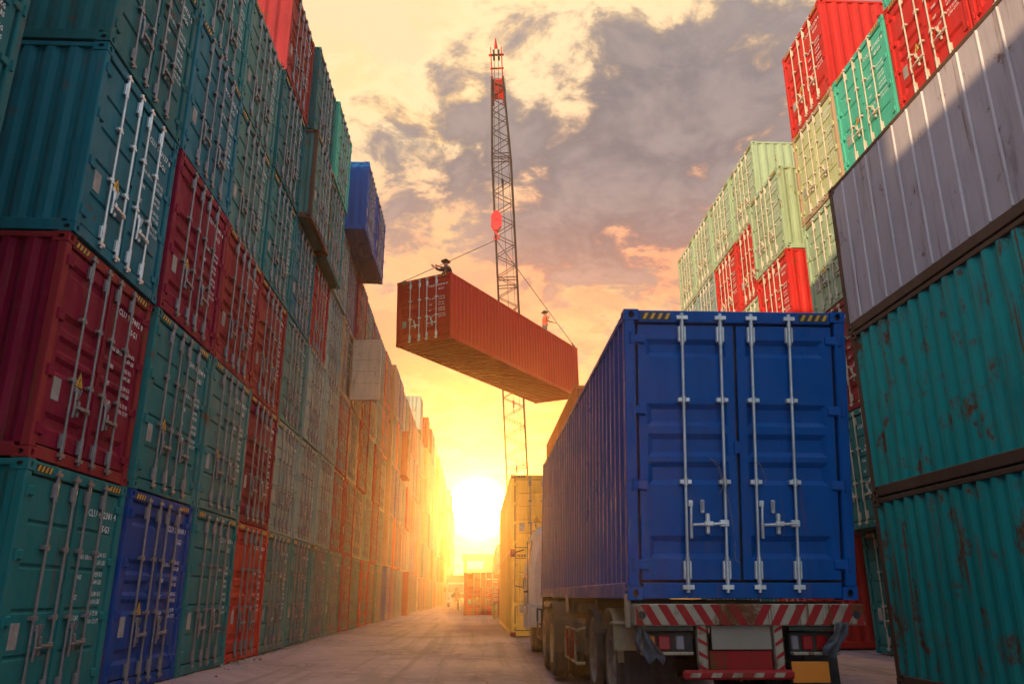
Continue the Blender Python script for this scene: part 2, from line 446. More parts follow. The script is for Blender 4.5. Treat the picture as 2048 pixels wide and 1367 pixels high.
def corr_geo(mb, H, L, s, m=0, flat=False):
    """corrugated side wall"""
    xo = s*(HW-.012); xi = s*(HW-.050); z0, z1 = .158, H-.073
    y = .108; pts = [(y, xo)]
    if not flat:
        per = .278; n = int((L-.216)/per); per = (L-.216)/n
        for i in range(n):
            b = .108+i*per
            pts += [(b+per*.26, xo), (b+per*.51, xi), (b+per*.75, xi), (b+per, xo)]
    else: pts.append((L-.108, xo))
    vs = [(x, yy, z0) for yy, x in pts]+[(x, yy, z1) for yy, x in pts]; n = len(pts)
    mb.add(vs, [(i, i+1, n+i+1, n+i) for i in range(n-1)], m)
    vs = [(x-s*.006, yy, z) for x, yy, z in vs]
    mb.add(vs, [(i+1, i, n+i, n+i+1) for i in range(n-1)], m)
    mb.add([(xo,.108,z1),(xo,L-.108,z1),(s*1.16,L-.108,z1),(s*1.16,.108,z1)],[(0,1,2,3)], m)
    mb.add([(xo,.108,z0),(xo,L-.108,z0),(s*1.16,L-.108,z0),(s*1.16,.108,z0)],[(0,1,2,3)], m)
def beads_geo(mb, H, L, s, m=0):
    """raised vertical beads at the joints of a smooth side wall"""
    y = .36
    while y < L-.2:
        a, b = sorted((s*(HW-.0125), s*(HW+.004)))
        mb.add([(s*(HW-.0125),y-.022,.165),(s*(HW+.006),y-.008,.165),(s*(HW+.006),y+.008,.165),(s*(HW-.0125),y+.022,.165),
                (s*(HW-.0125),y-.022,H-.085),(s*(HW+.006),y-.008,H-.085),(s*(HW+.006),y+.008,H-.085),(s*(HW-.0125),y+.022,H-.085)],
               [(0,1,5,4),(1,2,6,5),(2,3,7,6),(0,3,2,1),(4,5,6,7)], m)
        y += .405
def roof_geo(mb, H, L, m=0):
    mb.box(-1.158,1.158,.112,L-.112,H-.045,H-.02,m)
def under_geo(mb, H, L, m=0):
    mb.box(-1.158,1.158,.112,L-.112,.135,.156,m)
    y = .4
    while y < L-.3:
        mb.box(-1.157,1.157,y,y+.045,.02,.1345,m); mb.box(-1.157,1.157,y,y+.11,.0195,.0265,m); y += .30
def end_geo(mb, H, L, m=0):
    mb.box(-1.10,1.10,L-.08,L-.04,.155,H-.14,m)
def stripe_mesh(w=.32, h=.075):
    mb = MB(); mb.box(0,w,-.0025,.001,0,h,0)
    n = 4
    for i in range(n):
        a = i*w/n+.012
        mb.slab([(a,-.0055,0.004),(a+.035,-.0055,.004),(a+.035+.034,-.0055,h-.004),(a+.034,-.0055,h-.004)],(0,.0025,0),1)
    return mb.mesh('warning_stripe')
def tri_mesh(s=.22):
    mb = MB(); h = s*.95
    mb.slab([(-s/2,0,0),(s/2,0,0),(0,0,h)],(0,.0025,0),0)
    k = .80; c = h/3
    mb.slab([(x*k,-.002,c+(z-c)*k) for x, y, z in [(-s/2,0,0),(s/2,0,0),(0,0,h)]],(0,.0025,0),1)
    mb.box(-.008,.008,-.0045,-.002,.055,.115,0); mb.box(-.035,.035,-.0045,-.002,.03,.04,0)
    return mb.mesh('warning_triangle')
def num_mesh(num, code):
    mb = MB()
    v, f = text_verts(num, .115, .0, 0, 0); mb.add(v, f)
    w = max(p[0] for p in v)
    v, f = text_verts(code, .115, w*.52, -.17, 0); mb.add(v, f)
    k = .86/w
    mb.v = [(x*k, y, z) for x, y, z in mb.v]
    return mb.mesh('serial_number')
def wt_mesh(i):
    rows = [
     [('MAX GROSS', '32,500 KG', '71,650 LBS'), ('TARE', '3,920 KG', '8,640 LBS'), ('NET', '28,580 KG', '63,010 LBS'), ('CU.CAP.', '76.4 CU.M', '2,700 CU.FT')],
     [('ALL GROSS', '30,480 KG', '67,200 LBS'), ('TARE', '3,700 KG', '8,160 LBS'), ('NET', '26,780 KG', '59,040 LBS'), ('CU.CAP.', '67.7 CU.M', '2,390 CU.FT')]][i]
    mb = MB(); z = 0
    for a, b, c in rows:
        v, f = text_verts(a, .076, 0, z, 0); mb.add(v, f)
        v, f = text_verts(b, .076, .43, z+.04, 0); mb.add(v, f)
        v, f = text_verts(c, .076, .43, z-.05, 0); mb.add(v, f)
        z -= .23
    return mb.mesh('weight_markings')

def shipping_container(label, loc, rz, col, H=2.59, L=12.19, style='B', group=None, number=None, detail=2,
                       rod=None, sides='AA', end=False, tri=True, wt=0, plate=True, castings_back=False, stripes=True, hinges=False, rod_paint=False, roofless=False, post=None, casting=None):
    """detail 2: every part its own object; detail 1: one mesh, for containers whose parts are too small to show"""
    pm = P[col]; rm = rod or RODM; pc = P[post] if post else pm; cc = P[casting] if casting else pc
    name = 'shipping_container'
    if detail == 1:
        def mk():
            mb = MB(); frame_geo(mb, H, L)
            for s in (-1, 1):
                door_geo(mb, s, style, H); corr_geo(mb, H, L, s)
                for x in (.17, .59): rod_geo(mb, s*x, H, 1, 6, False)
            mb.box(-1.09,1.09,.074,.09,.157,H-.142,2)
            for sx in (-1,1):
                for tp in (0,1):
                    x0, x1 = sorted((sx*1.06, sx*(HW+.003)))
                    mb.box(x0,x1,-.003,.17,0 if not tp else H-.118,.1165 if not tp else H)
                    mb.box(x0,x1,L-.17,L+.003,0 if not tp else H-.118,.1165 if not tp else H)
            roof_geo(mb,H,L); mb.box(-1.158,1.158,.112,L-.112,.135,.156); end_geo(mb,H,L)
            for k in range(6):
                zz = H-.95-.16*k; mb.box(.64,.98,.0265,.029,zz,zz+.03,3)
            mb.box(.25,.5,.0265,.029,H-.95,H-.92,3); mb.box(.64,1.0,.0265,.029,H-.5,H-.43,3)
            return mb.mesh('shipping_container')
        o = link(name, cached(('lod', H, L, style), mk), [pm, rm, DARK, WHT], None, loc, rz)
        tag(o, label, 'container', group); return o
    r = empty(name, loc, rz); tag(r, label, 'container', group)
    def part(nm, key, fn, mats, parent=r):
        def mk():
            mb = MB(); fn(mb); return mb.mesh(nm)
        return link(nm, cached(key, mk), mats, parent)
    part('frame', ('frame', H, L), lambda mb: frame_geo(mb, H, L), [pc])
    for sx in (-1, 1):
        for tp in (0, 1):
            part('corner_casting', ('cc', H, L, sx, 0, tp), lambda mb: casting_geo(mb, H, L, sx, 0, tp), [cc, DARK])
            if castings_back: part('corner_casting', ('cc', H, L, sx, 1, tp), lambda mb: casting_geo(mb, H, L, sx, 1, tp), [cc, DARK])
    for i, sx in enumerate((-1, 1)):
        k = sides[i]
        part('side_panel', ('side', H, L, sx, k), lambda mb: corr_geo(mb, H, L, sx, 0, k == 'R'), [pm])
        if k == 'R' and sx < 0: part('panel_joints', ('bead', H, L, sx), lambda mb: beads_geo(mb, H, L, sx), [P['highlight_grey']])  # joints given a lighter grey in place of glancing sky light
    part('roof', ('roof', H, L), lambda mb: roof_geo(mb, H, L), [pm])
    part('underside', ('under', H, L), lambda mb: under_geo(mb, H, L), [pm])
    part('end_panel', ('end', H, L), lambda mb: end_geo(mb, H, L), [pm])
    part('door_gasket', ('gask', H), lambda mb: mb.box(-1.098,1.098,.074,.084,.157,H-.142), [DARK])
    for s in (-1, 1):
        d = part('door', ('door', s, style, H), lambda mb: door_geo(mb, s, style, H), [pm])
        for x, kd in ((.17 if s > 0 else .59, 0), (.59 if s > 0 else .17, 1)):
            part('lock_rod', ('rod', s*x, H), lambda mb: rod_geo(mb, s*x, H), [rm], d)
            part('handle', ('hand', s*x, H, kd), lambda mb: handle_geo(mb, s*x, H, s, kd), [rm], d)
            part('hasp', ('hasp', s*x, H, kd), lambda mb: hasp_geo(mb, s*x, H, s, kd), [rm], d)
        for k in range(4):
            z = .32+(H-.64)*k/3
            part('hinge', ('hinge', s, H, k), lambda mb: hinge_geo(mb, s, H, z), [pm], d)
    if stripes:
        for x in (-1.03, .71):
            o = link('warning_stripe', cached('stripe', stripe_mesh), [BLACK, YEL], r); o.location = (x, .003, H-.112)
    if number:
        o = link('serial_number', cached(('num',)+number, lambda: num_mesh(*number)), [WHT], r); o.location = (.21, .0265, H-.45)
    if wt is not None:
        o = link('weight_markings', cached(('wt', wt), lambda: wt_mesh(wt)), [WHT], r); o.location = (.235, .0265, H*.63)
    if tri:
        o = link('warning_triangle', cached('tri', tri_mesh), [BLACK, YEL], r); o.location = (-.38, .0255, .95)
    if plate:
        o = link('data_plate', cached('plate', lambda: (lambda mb: (mb.bbox(-.085,.085,0,.006,-.13,.13,.003), mb)[1])(MB()).mesh('data_plate')), [GREYP], r); o.location = (-.86, .0235, .82)
    return r

ORD = ['zeroth','first','second','third','fourth','fifth','sixth','seventh','eighth','ninth','tenth','eleventh','twelfth','thirteenth','fourteenth','fifteenth','sixteenth','seventeenth','eighteenth','nineteenth',
 'twentieth','twenty-first','twenty-second','twenty-third','twenty-fourth','twenty-fifth','twenty-sixth','twenty-seventh','twenty-eighth','twenty-ninth','thirtieth','thirty-first','thirty-second','thirty-third','thirty-fourth','thirty-fifth','thirty-sixth','thirty-seventh','thirty-eighth','thirty-ninth','fortieth']
NAMES = {'teal':'teal','deep_teal':'dark teal','blue_teal':'blue-teal','grey_green':'grey-green','sage':'sage green','pale_green':'pale green','olive':'yellow-green','maroon':'maroon','brick':'brick red',
 'red':'bright red','crimson':'crimson','navy':'dark blue','blue':'blue','violet':'violet-brown','cream':'cream','tan':'tan','orange':'orange','yellow':'yellow','mint':'bright mint green','grey':'grey','lift_red':'deep red'}
ROWN = ['bottom row','second row up','third row up','fourth row up','fifth row up','sixth row up']
NUMS = [('CCLU 492381 4','45G1'),('CCLU 204308 1','45G1'),('CCLU 892820 6','45G1'),('BMOU 723581 8','45G1'),('CCLU 457402 8','45G1'),('CCLU 390926 0','45G1'),('CCLU 523127 8','45G1'),('CCLU 123098 6','45G1'),('TGHU 650544 8','45G1'),('CCLU 364710 2','45G1'),('CCLU 521278 4','45G1')]

# ------------------------------------------------------------------ left wall of stacks
Y0 = 8.38; PW = 2.5; HH = 2.6
GL = 'containers stacked in the wall left of the lane'
rows_left = {
 0: ['teal','navy','teal','red','grey_green','teal','grey_green','grey_green','brick','grey_green','red','brick','grey_green','navy','brick','teal'],
 1: ['maroon','teal','grey_green','maroon','sage','sage','sage','brick','brick','tan','sage','brick','sage','tan'],
 2: ['blue_teal','maroon','brick','brick','grey_green','sage','sage','brick','tan','brick','sage','brick','cream','tan'],
 3: ['deep_teal','blue_teal','grey_green','teal','blue_teal','crimson','sage','tan','tan','brick','tan','sage','orange','tan'],
 4: ['grey_green','teal','grey_green','deep_teal','grey_green','teal','sage','violet','maroon','grey_green','brick','sage','orange','tan'],
 5: {3:'brick',4:'deep_teal',5:'mint',6:'blue',7:'navy'},
}
styleA = {'maroon','brick','red','crimson','navy','orange','lift_red','violet'}
fallback = ['brick','sage','tan','grey_green','orange','cream','brick','teal','tan','navy']
XOFF = {(4,4):.30,(5,4):.2,(4,5):.22,(5,5):.35,(5,6):.72,(5,7):.78,(5,3):.05,(3,0):.0,(1,0):.0}
stuffL = []
nindiv = 0
for c in range(0, 60):
    y = Y0 + c*PW + PW/2
    if c <= 10: nr = 5
    elif c <= 14: nr = 5
    elif c <= 18: nr = 5
    else: nr = 6
    if y > 66: x0 = -4.15
    elif y > 42: x0 = -4.45
    else: x0 = -4.65
    if c > 20 and c % 7 == 3: nr -= 1
    if c == 17: nr = 5
    if c > 18: nr = (5,6,5,6,6,5,6,5,5,6,6)[c % 11]
    for r_ in range(6):
        if r_ >= nr and not (c in rows_left[5] and r_ == 5): continue
        t = rows_left[r_]
        if r_ == 5: col = t.get(c, fallback[(c*3+1) % 10]) if isinstance(t, dict) else t
        else: col = t[c] if c < len(t) else fallback[(c*7+r_*5+(c*c) % 3) % 10]
        jx = rnd.uniform(-.05, .05) + XOFF.get((r_, c), 0.)
        if c > 12 and rnd.random() < .12: jx += rnd.uniform(.1, .45)
        if c > 34:
            stuffL.append((x0+jx, y+rnd.uniform(-.02,.02), r_*HH)); continue
        lab = f"{NAMES[col]} container, {ORD[c+1]} stack of the left wall, {ROWN[r_]}"
        det = 2 if c < 13 else 1
        ov = {(1,0):('CCLU 957402 8','45G1'),(0,0):NUMS[0],(0,1):NUMS[1],(0,2):NUMS[2],(0,3):NUMS[3]}
        number = ov.get((r_, c), NUMS[(c*5+r_*3) % len(NUMS)])
        if (r_, c) == (3, 7): lab = 'tan container in the left wall with one pale door swung open over the lane'
        if (r_, c) == (5,6): y += 1.0
        if (r_, c) == (5,7): y += 1.05
        shipping_container(lab, (x0+jx, y+rnd.uniform(-.015,.015), r_*HH), R(90), col, style='A' if col in styleA else ('C' if (c*5+r_*7) % 6 == 1 and c > 3 else 'B'), group=GL,
            number=number, detail=det, tri=rnd.random() < .6, wt=0 if rnd.random() < .6 else 1, plate=rnd.random() < .7,
            rod=RODB if (r_, c) in ((2,0),) else RODM, stripes=c < 8 and rnd.random() < .8, post='brick' if (r_,c) == (1,0) else 'rusty' if (r_,c) == (4,4) else None)
        nindiv += 1
# side writing on the third-row near container
mb = MB()
v, f = text_verts('CCLU 521278 4', .17, 0, 0, 0); mb.add(v, f); v, f = text_verts('45G1', .17, .15, -.27, 0); mb.add(v, f)
near2 = [o for o in COL.objects if o.get('label') == f"blue-teal container, first stack of the left wall, {ROWN[2]}"][0]
o = link('side_number', mb.mesh('side_number'), [WHT], near2); o.rotation_euler.z = R(-90); o.location = (-1.222, 2.1, 2.05)

# the opened door of a container in the wall (hinged at its far post, standing out over the lane)
box_open = [o for o in COL.objects if 'swung open' in o.get('label', '')][0]
dr = [o for o in box_open.children if o.name.startswith('door') and not o.name.startswith('door_g')][1]
for ch in list(dr.children):
    if ch.name.startswith('lock_rod') or ch.name.startswith('handle') or ch.name.startswith('hasp'): pass
mb = MB(); add_panel(mb, .014, 1.085, .165, 2.44, .03, .055, STYLE_B, .022)
t = MB(); add_panel(t, .014, 1.085, .165, 2.44, 0, .02, [(.04,.055),(.335,.355),(.53,.55),(.73,.75),(.95,.962)], .016, .07, .012)
mb.add([(x, .108-y, z) for x, y, z in t.v], [f[::-1] for f in t.f])
dr.data = mb.mesh('open_door'); dr.data.materials.append(None)
dr.material_slots[0].link = 'OBJECT'; dr.material_slots[0].material = P['cream']; dr['label'] = 'pale door swung open'
h_ = Vector((1.10, .0, 0)); Mz = Matrix.Rotation(R(84), 3, 'Z')
dr.rotation_euler.z = R(84); dr.location = h_ - Mz @ h_

# far end of the wall: beyond the three hundred containers that can be told apart
mbs = MB()
for x, y, z in stuffL:
    o = Matrix.Translation((x, y, z)) @ Matrix.Rotation(R(90), 4, 'Z')
    t = MB(); frame_geo(t, 2.59, 12.19); t.box(-1.12,1.12,.03,12.1,.15,2.45)
    for q in (-.59,-.17,.17,.59): t.box(q-.02,q+.02,-.03,.0,.1,2.5)
    mi = rnd.randrange(4)
    mbs.add([o @ Vector(v) for v in t.v], t.f, mi)
o = link('distant_containers', mbs.mesh('distant_containers'), [P['tan'], P['brick'], P['sage'], P['orange']])
tag(o, 'far glowing end of the left container wall, too distant to tell apart', 'containers', None, 'stuff')

# near stack on the left, partly in the picture at its top left corner
GN = 'containers of the nearest stack at the left edge'
for k in range(4):
    shipping_container(f"dark teal container at the photo's left edge, nearest the camera, {ROWN[k]}", (-4.62, 5.6, k*HH), R(90), 'deep_teal', style='B', group=GN, number=NUMS[6], tri=False)
for j, yy in enumerate((-8.0, -20.4)):  # unseen run of the left stacks, put in to shade the lane
    for k in range(4):
        shipping_container(f"{'teal' if j else 'dark blue'} container added lengthwise out of view on the left to cast shade, {ROWN[k]}", (-5.9, yy, k*HH), 0, 'teal' if j else 'navy', detail=1, group='unseen containers added to cast shade')

shipping_container('brick red container added crosswise out of view behind the camera to cast shade', (-4.72, -8.2, 4*HH), R(90), 'brick', detail=1, group='unseen containers added to cast shade')  # unseen extra container, added to shade part of the grey container's top

# ------------------------------------------------------------------ right side
GR = 'containers stacked right of the lane'
for k, (col, sd_, lab) in enumerate((('streaked','AA','dark teal corrugated container side on at the right edge, bottom of three'),
                                ('streaked','AA','rust-streaked teal corrugated container side on, middle of the near right stack'),
                                ('grey','RR','dirty grey smooth-sided container on top of two teal ones'))):
    shipping_container(lab, (5.939+HW, -.45+(.0, -.03, .05)[k], k*HH), 0, col, sides=sd_, group='side-on containers of the near right stack', number=NUMS[4], castings_back=True,
                       post='rusty')
def rcol(y, xs, cols, names, start=0, det=2):
    for i, col in enumerate(cols):
        if col is None: continue
        x = xs[i] if isinstance(xs, (list, tuple)) else xs
        shipping_container(names[i], (x+rnd.uniform(-.03,.03), y, i*HH), R(-90), col, style='A' if col in styleA else 'B', group=GR, number=NUMS[(i*3+int(y)) % 11], detail=det,
                           tri=rnd.random() < .7, wt=i % 2, castings_back=False, rod=RODC, post={'olive':'tan'}.get(col))
def rn(cols, where): return [f"{NAMES[c] if c else ''} container, {ROWN[i]}, {where}" for i, c in enumerate(cols)]
cA = ['teal','teal','brick','pale_green','olive','red']
rcol(17.2, [8.95,8.476,8.476,8.476,8.476,8.476], cA, rn(cA, 'in the farthest stack of the tall right group'))
cB = ['teal','brick','teal','olive','mint']
rcol(14.70, 8.476, cB, rn(cB, 'second-farthest stack of the tall right group'))
cC = ['teal','brick','teal','brick','red','mint']
rcol(12.20, 8.476, cC, rn(cC, 'third-farthest stack of the tall right group'))
cD = ['teal','brick','teal','brick','red']
rcol(9.70, 8.476, cD, rn(cD, 'nearest stack of the tall right group'))
cE = ['red','brick','pale_green','red','pale_green']
rcol(20.9, [8.25,8.476,8.476,8.476,8.476], cE, rn(cE, 'nearest stack of the lower right group'))
for j, (yy, cc) in enumerate(((23.75, ['teal','brick','red','pale_green','red','pale_green']), (26.25, ['teal','brick','sage','sage','red','pale_green']),
                  (28.75, ['teal','brick','brick','sage','sage','pale_green']), (31.25, ['teal','brick','brick','red','sage','pale_green']))):
    rcol(yy, 8.95, cc, rn(cc, f"{('second','third','fourth','farthest')[j]} stack of the lower right group"))
# two-high block in the lane ahead of the lorry
for k in range(2):
    shipping_container(('yellowish container with closed doors beyond the lorry cab, lower of two','yellowish container beyond the lorry cab, upper of two, against the sky')[k],
        (1.12+HW, 26.0, k*2.5), 0, 'yellow', H=2.49, style='B', group='pair stacked ahead of the lorry', number=NUMS[9], castings_back=True, casting='brick')
for k in range(3):
    shipping_container(f"orange container side on behind the blue one on the lorry, {ROWN[k]}", (3.60+HW, 28.4, k*2.9), 0, 'orange', H=2.89, style='A', group='orange stack behind the lorry', detail=1)
# lane end
shipping_container('lone orange-red container with closed doors standing across the end of the lane', (.50, 52.5, 0), 0, 'red', style='A', number=NUMS[3], castings_back=True)
for j, (x, y) in enumerate(((1.75, 66), (3.9, 80), (1.9, 80), (3.2, 97), (1.0, 97))):
    for k in range(2):
        shipping_container(f"hazy {('tan','sage green')[k]} container far up the lane, {('lower','upper')[k]} of the {ORD[j+1]} pair", (x+HW, y, k*HH), 0, ('tan','sage')[k], detail=1, group='hazy stacks at the far end of the lane', style='B')

# ------------------------------------------------------------------ the lifted container
HM = Euler((.0282760, -.0066216, -.52512955), 'XYZ')
hang = shipping_container('deep red container lifted in the air on wire slings with two workers on top', (0,0,0), 0, 'lift_red', style='A', number=('TGHU 650544 8','45G1'), castings_back=True, rod=RODB, tri=False, wt=1, hinges=True)
hang.name = 'lifted_container'
hang.location = (-2.09173594, 28.1201541, 10.1973144); hang.rotation_euler = HM
HMAT = Matrix.Translation(hang.location) @ HM.to_matrix().to_4x4()

# ------------------------------------------------------------------ the lorry
WCREAM = paint('chipped_white_paint', (.36,.31,.22), 1.9, .6)
WRED = paint('worn_red_paint', (.33,.02,.02), 1.0, .5)
CHAS = plain('dirty_green_chassis', (.075,.10,.075), .7, 0, .6, 5)
CHASD = plain('dirty_dark_chassis', (.045,.040,.034), .8, 0, .5, 5)
TYRE = plain('dusty_tyre', (.045,.040,.036), .85, 0, .7, 5)
RIM = plain('dusty_rim', (.28,.24,.19), .7, .1, .6, 6)
FEND = plain('mud_splashed_guard', (.30,.26,.15), .75, 0, .6, 5)
CABW = plain('white_cab_paint', (.70,.68,.64), .35, 0, .3, 4)
GLASS, nt_, b_ = newmat('dark_glass'); b_.inputs['Base Color'].default_value = (.02,.025,.03,1); b_.inputs['Roughness'].default_value = .08
CHROME, nt_, b_ = newmat('chrome'); b_.inputs['Base Color'].default_value = (.6,.58,.55,1); b_.inputs['Metallic'].default_value = 1; b_.inputs['Roughness'].default_value = .2
LRED, nt_, b_ = newmat('red_lens'); b_.inputs['Base Color'].default_value = (.38,.012,.012,1); b_.inputs['Roughness'].default_value = .25
LAMB, nt_, b_ = newmat('amber_lens'); b_.inputs['Base Color'].default_value = (.55,.14,.012,1); b_.inputs['Roughness'].default_value = .25
LCLR, nt_, b_ = newmat('clear_lens'); b_.inputs['Base Color'].default_value = (.26,.23,.24,1); b_.inputs['Roughness'].default_value = .25
PLATE = plain('blank_beige_plate', (.34,.29,.21), .5, 0, .12)
OPL = plain('orange_plate', (.80,.24,.012), .5, 0, .08)
CLOTH = plain('grimy_cloth', (.075,.085,.10), .85, 0, .4, 7)
ORG = Vector((2.53, 7.7, 0))
lorry = empty('container_lorry', ORG)
tag(lorry, 'white lorry with its trailer under the blue container, rear bumper striped red and white', 'lorry')
def tp(name, mb, mats, parent=None, org=ORG, root=None):
    mb.v = [(v[0]-org.x, v[1]-org.y, v[2]-org.z) for v in mb.v]
    return link(name, mb.mesh(name), mats, parent or root or lorry)
mb = MB(); mb.bbox(1.46,3.63,7.60,7.74,.955,1.145,.012,0)
for sgn in (-1, 1):
    for i in range(7):
        xc = 2.545 + sgn*(.02+i*.162)
        def cl(x): return max(1.48, min(3.61, x))
        pts = [(cl(xc), .96), (cl(xc+sgn*.082), .96), (cl(xc+sgn*(.082+.11)), 1.14), (cl(xc+sgn*.11), 1.14)]
        mb.slab([(x, 7.597, z) for x, z in pts], (0,.0025,0), 1)
for x in (1.535, 3.545):
    mb.cyl((x,7.592,1.05),(x,7.596,1.05),.035,12,2)
tp('striped_bumper', mb, [WCREAM, WRED, DARK])
def pxbox(name, x0, y0, x1, y1, Yd, th, mats, ch=.006, parent=None):
    a = at(x0, y0, Yd); b = at(x1, y1, Yd); mb = MB()
    mb.bbox(a.x, b.x, Yd, Yd+th, b.z, a.z, ch); return tp(name, mb, mats, parent)
for x0, x1, sg in ((1393,1420,1),(1546,1574,-1)):
    a = at(x0,1246,7.62); b_ = at(x1,1352,7.62); mb = MB(); mb.bbox(a.x,b_.x,7.62,7.70,b_.z,a.z,.008,0)
    h = (a.z-b_.z)/4
    for k in range(4):
        z = b_.z+k*h
        mb.slab([(x, 7.617, zz) for x, zz in ((a.x+.004, z+(.03 if sg<0 else .07)), (b_.x-.004, z+(.07 if sg<0 else .03)), (b_.x-.004, min(a.z-.004, z+h*.5+(.05 if sg<0 else .0))), (a.x+.004, min(a.z-.004, z+h*.5+(.0 if sg<0 else .05))))], (0,.0025,0), 1)
    tp('striped_post', mb, [WCREAM, WRED])
pxbox('number_plate', 1421, 1244, 1545, 1298, 7.66, .015, [PLATE])
pxbox('backing_board', 1418, 1300, 1548, 1345, 7.68, .03, [WRED])
mb = MB(); a = at(1368,1340,7.5); b_ = at(1592,1358,7.5); mb.bbox(a.x,b_.x,7.5,7.58,b_.z,a.z,.02,0)
for i in range(5):
    x = a.x+.05+i*.19; mb.slab([(x,7.497,b_.z+.02),(x+.09,7.497,b_.z+.02),(x+.11,7.497,a.z-.02),(x+.02,7.497,a.z-.02)],(0,.0025,0),1)
tp('under_run_bar', mb, [WRED, WCREAM])
pxbox('orange_plate', 1583, 1322, 1662, 1364, 7.56, .012, [OPL], .003)
for x0, x1, lens in ((1275,1388,((1291,1312,LAMB),(1316,1342,LRED),(1351,1370,LCLR))),(1577,1682,((1582,1600,LCLR),(1604,1628,LRED),(1632,1658,LRED)))):
    hs = pxbox('light_box', x0, 1262, x1, 1306, 7.70, .09, [CHASD], .01)
    mb = MB(); a = at(x0,1250,7.64); b_ = at(x1,1260,7.64); mb.bbox(a.x,b_.x,7.64,7.80,b_.z,a.z,.006); tp('light_shelf', mb, [CHAS])
    mb = MB(); a = at(x0+8,1303,7.64); b_ = at(x1,1309,7.64); mb.bbox(a.x,b_.x,7.64,7.70,b_.z,a.z,.006); tp('light_guard', mb, [WCREAM])
    for l0, l1, lm in lens:
        a = at(l0,1270,7.675); b_ = at(l1,1299,7.675); mb = MB(); mb.bbox(a.x,b_.x,7.675,7.70,b_.z,a.z,.012)
        o = tp('lamp_lens', mb, [lm], hs)
# rag and torn sheet hanging from the bumper ends
def rag(name, p0, p1, w0, w1, seed, Yd, label):
    mb = MB(); n, k = 12, 9; rr = random.Random(seed)
    A = at(*p0, Yd); B = at(*p1, Yd)
    for j in range(n+1):
        t = j/n; c = A.lerp(B, t); w = w0+(w1-w0)*math.sin(t*2.4)
        for i in range(k+1):
            u = i/k-.5
            mb.v.append((c.x+u*w+.012*math.sin(t*9+seed), c.y+.03*math.sin(u*14+t*5+seed)+.02*math.sin(t*11+i), c.z+.03*math.sin(u*8+seed)*t))
    for j in range(n):
        for i in range(k):
            q = j*(k+1)+i; mb.f.append((q,q+1,q+k+2,q+k+1)); mb.m.append(0); mb.sm.append(True)
    o = link(name, mb.mesh(name), [CLOTH])
    so = o.modifiers.new('thickness', 'SOLIDIFY'); so.thickness = .004
    tag(o, label, 'rag'); return o
rag('hanging_rag', (1278,1256), (1312,1322), .05, .20, 1, 7.54, 'grimy grey rag hanging from the left end of the lorry bumper')
rag('hanging_rag', (1686,1244), (1662,1312), .10, .16, 4, 7.52, 'torn blue-grey sheet hanging from the right end of the lorry bumper')
# chassis
mb = MB(); mb.bbox(1.95,2.07,7.8,17.6,.84,1.145,.01); tp('chassis_beam', mb, [CHASD])
mb = MB(); mb.bbox(3.0,3.12,7.8,17.6,.84,1.145,.01); tp('chassis_beam', mb, [CHASD])
for y in (7.9,10.2,12.6,15.0,17.2):
    mb = MB(); mb.bbox(1.50,3.56,y,y+.14,.98,1.165,.01); tp('cross_member', mb, [CHAS])
mb = MB(); mb.bbox(1.56,1.62,10.3,15.6,.98,1.12,.01); mb.cyl((1.559,12.0,1.05),(1.553,12.0,1.05),.03,10); tp('side_rail', mb, [CHAS])
for y in (7.75, 12.9):
    mb = MB(); mb.bbox(1.425,1.465,y,y+.14,.93,1.235,.012); tp('twist_lock_plate', mb, [WCREAM])
def wheel(x, y, r, w=.26, sx=-1, outer=True, org=ORG, root=None):
    rt = root or lorry
    m = MB(); hw = w/2; pr = []
    for t, q in ((-hw, r*.58), (-hw, r*.80), (-hw*.94, r*.93), (-hw*.7, r*.985), (-hw*.62, r), (-hw*.56, r), (-hw*.5, r*.975), (-hw*.18, r*.975), (-hw*.12, r), (hw*.12, r), (hw*.18, r*.975), (hw*.5, r*.975), (hw*.56, r), (hw*.62, r), (hw*.7, r*.985), (hw*.94, r*.93), (hw, r*.80), (hw, r*.58)): pr.append((t*1.0, q))
    m.lathe((x, y, r), (1,0,0), pr, 40)
    ty = tp('wheel', m, [TYRE], None, org, rt)
    m = MB(); d = sx
    m.lathe((x, y, r), (1,0,0), [(d*hw*.98, r*.60), (d*hw*1.02, r*.57), (d*hw*.90, r*.54), (d*hw*.2, r*.48), (d*hw*.05, r*.36), (d*hw*.10, r*.24), (d*hw*.75, r*.22), (d*hw*.85, r*.17), (d*hw*.87, .002)], 28)
    for k in range(8):
        q = k*math.pi/4; c = (y+math.cos(q)*r*.31, r+math.sin(q)*r*.31); m.cyl((x+d*hw*.05, c[0], c[1]), (x+d*hw*.28, c[0], c[1]), .018, 6)
    tp('rim', m, [RIM], ty, org, rt)
for y in (9.0, 10.35):
    for x in (1.60, 1.90, 3.16, 3.46): wheel(x, y, .50, .27, -1 if x < 2.5 else 1)
    mb = MB(); mb.cyl((1.5,y,.5),(3.56,y,.5),.07,12); tp('axle', mb, [CHASD])
for y in (13.3, 14.75):
    for x in (1.36, 1.66, 3.20, 3.50): wheel(x, y, .50, .27, -1 if x < 2.5 else 1)
    mb = MB(); mb.cyl((1.4,y,.5),(3.5,y,.5),.07,12); tp('axle', mb, [CHASD])
for x in (1.42, 3.5): wheel(x, 18.9, .50, .28, -1 if x < 2.5 else 1)
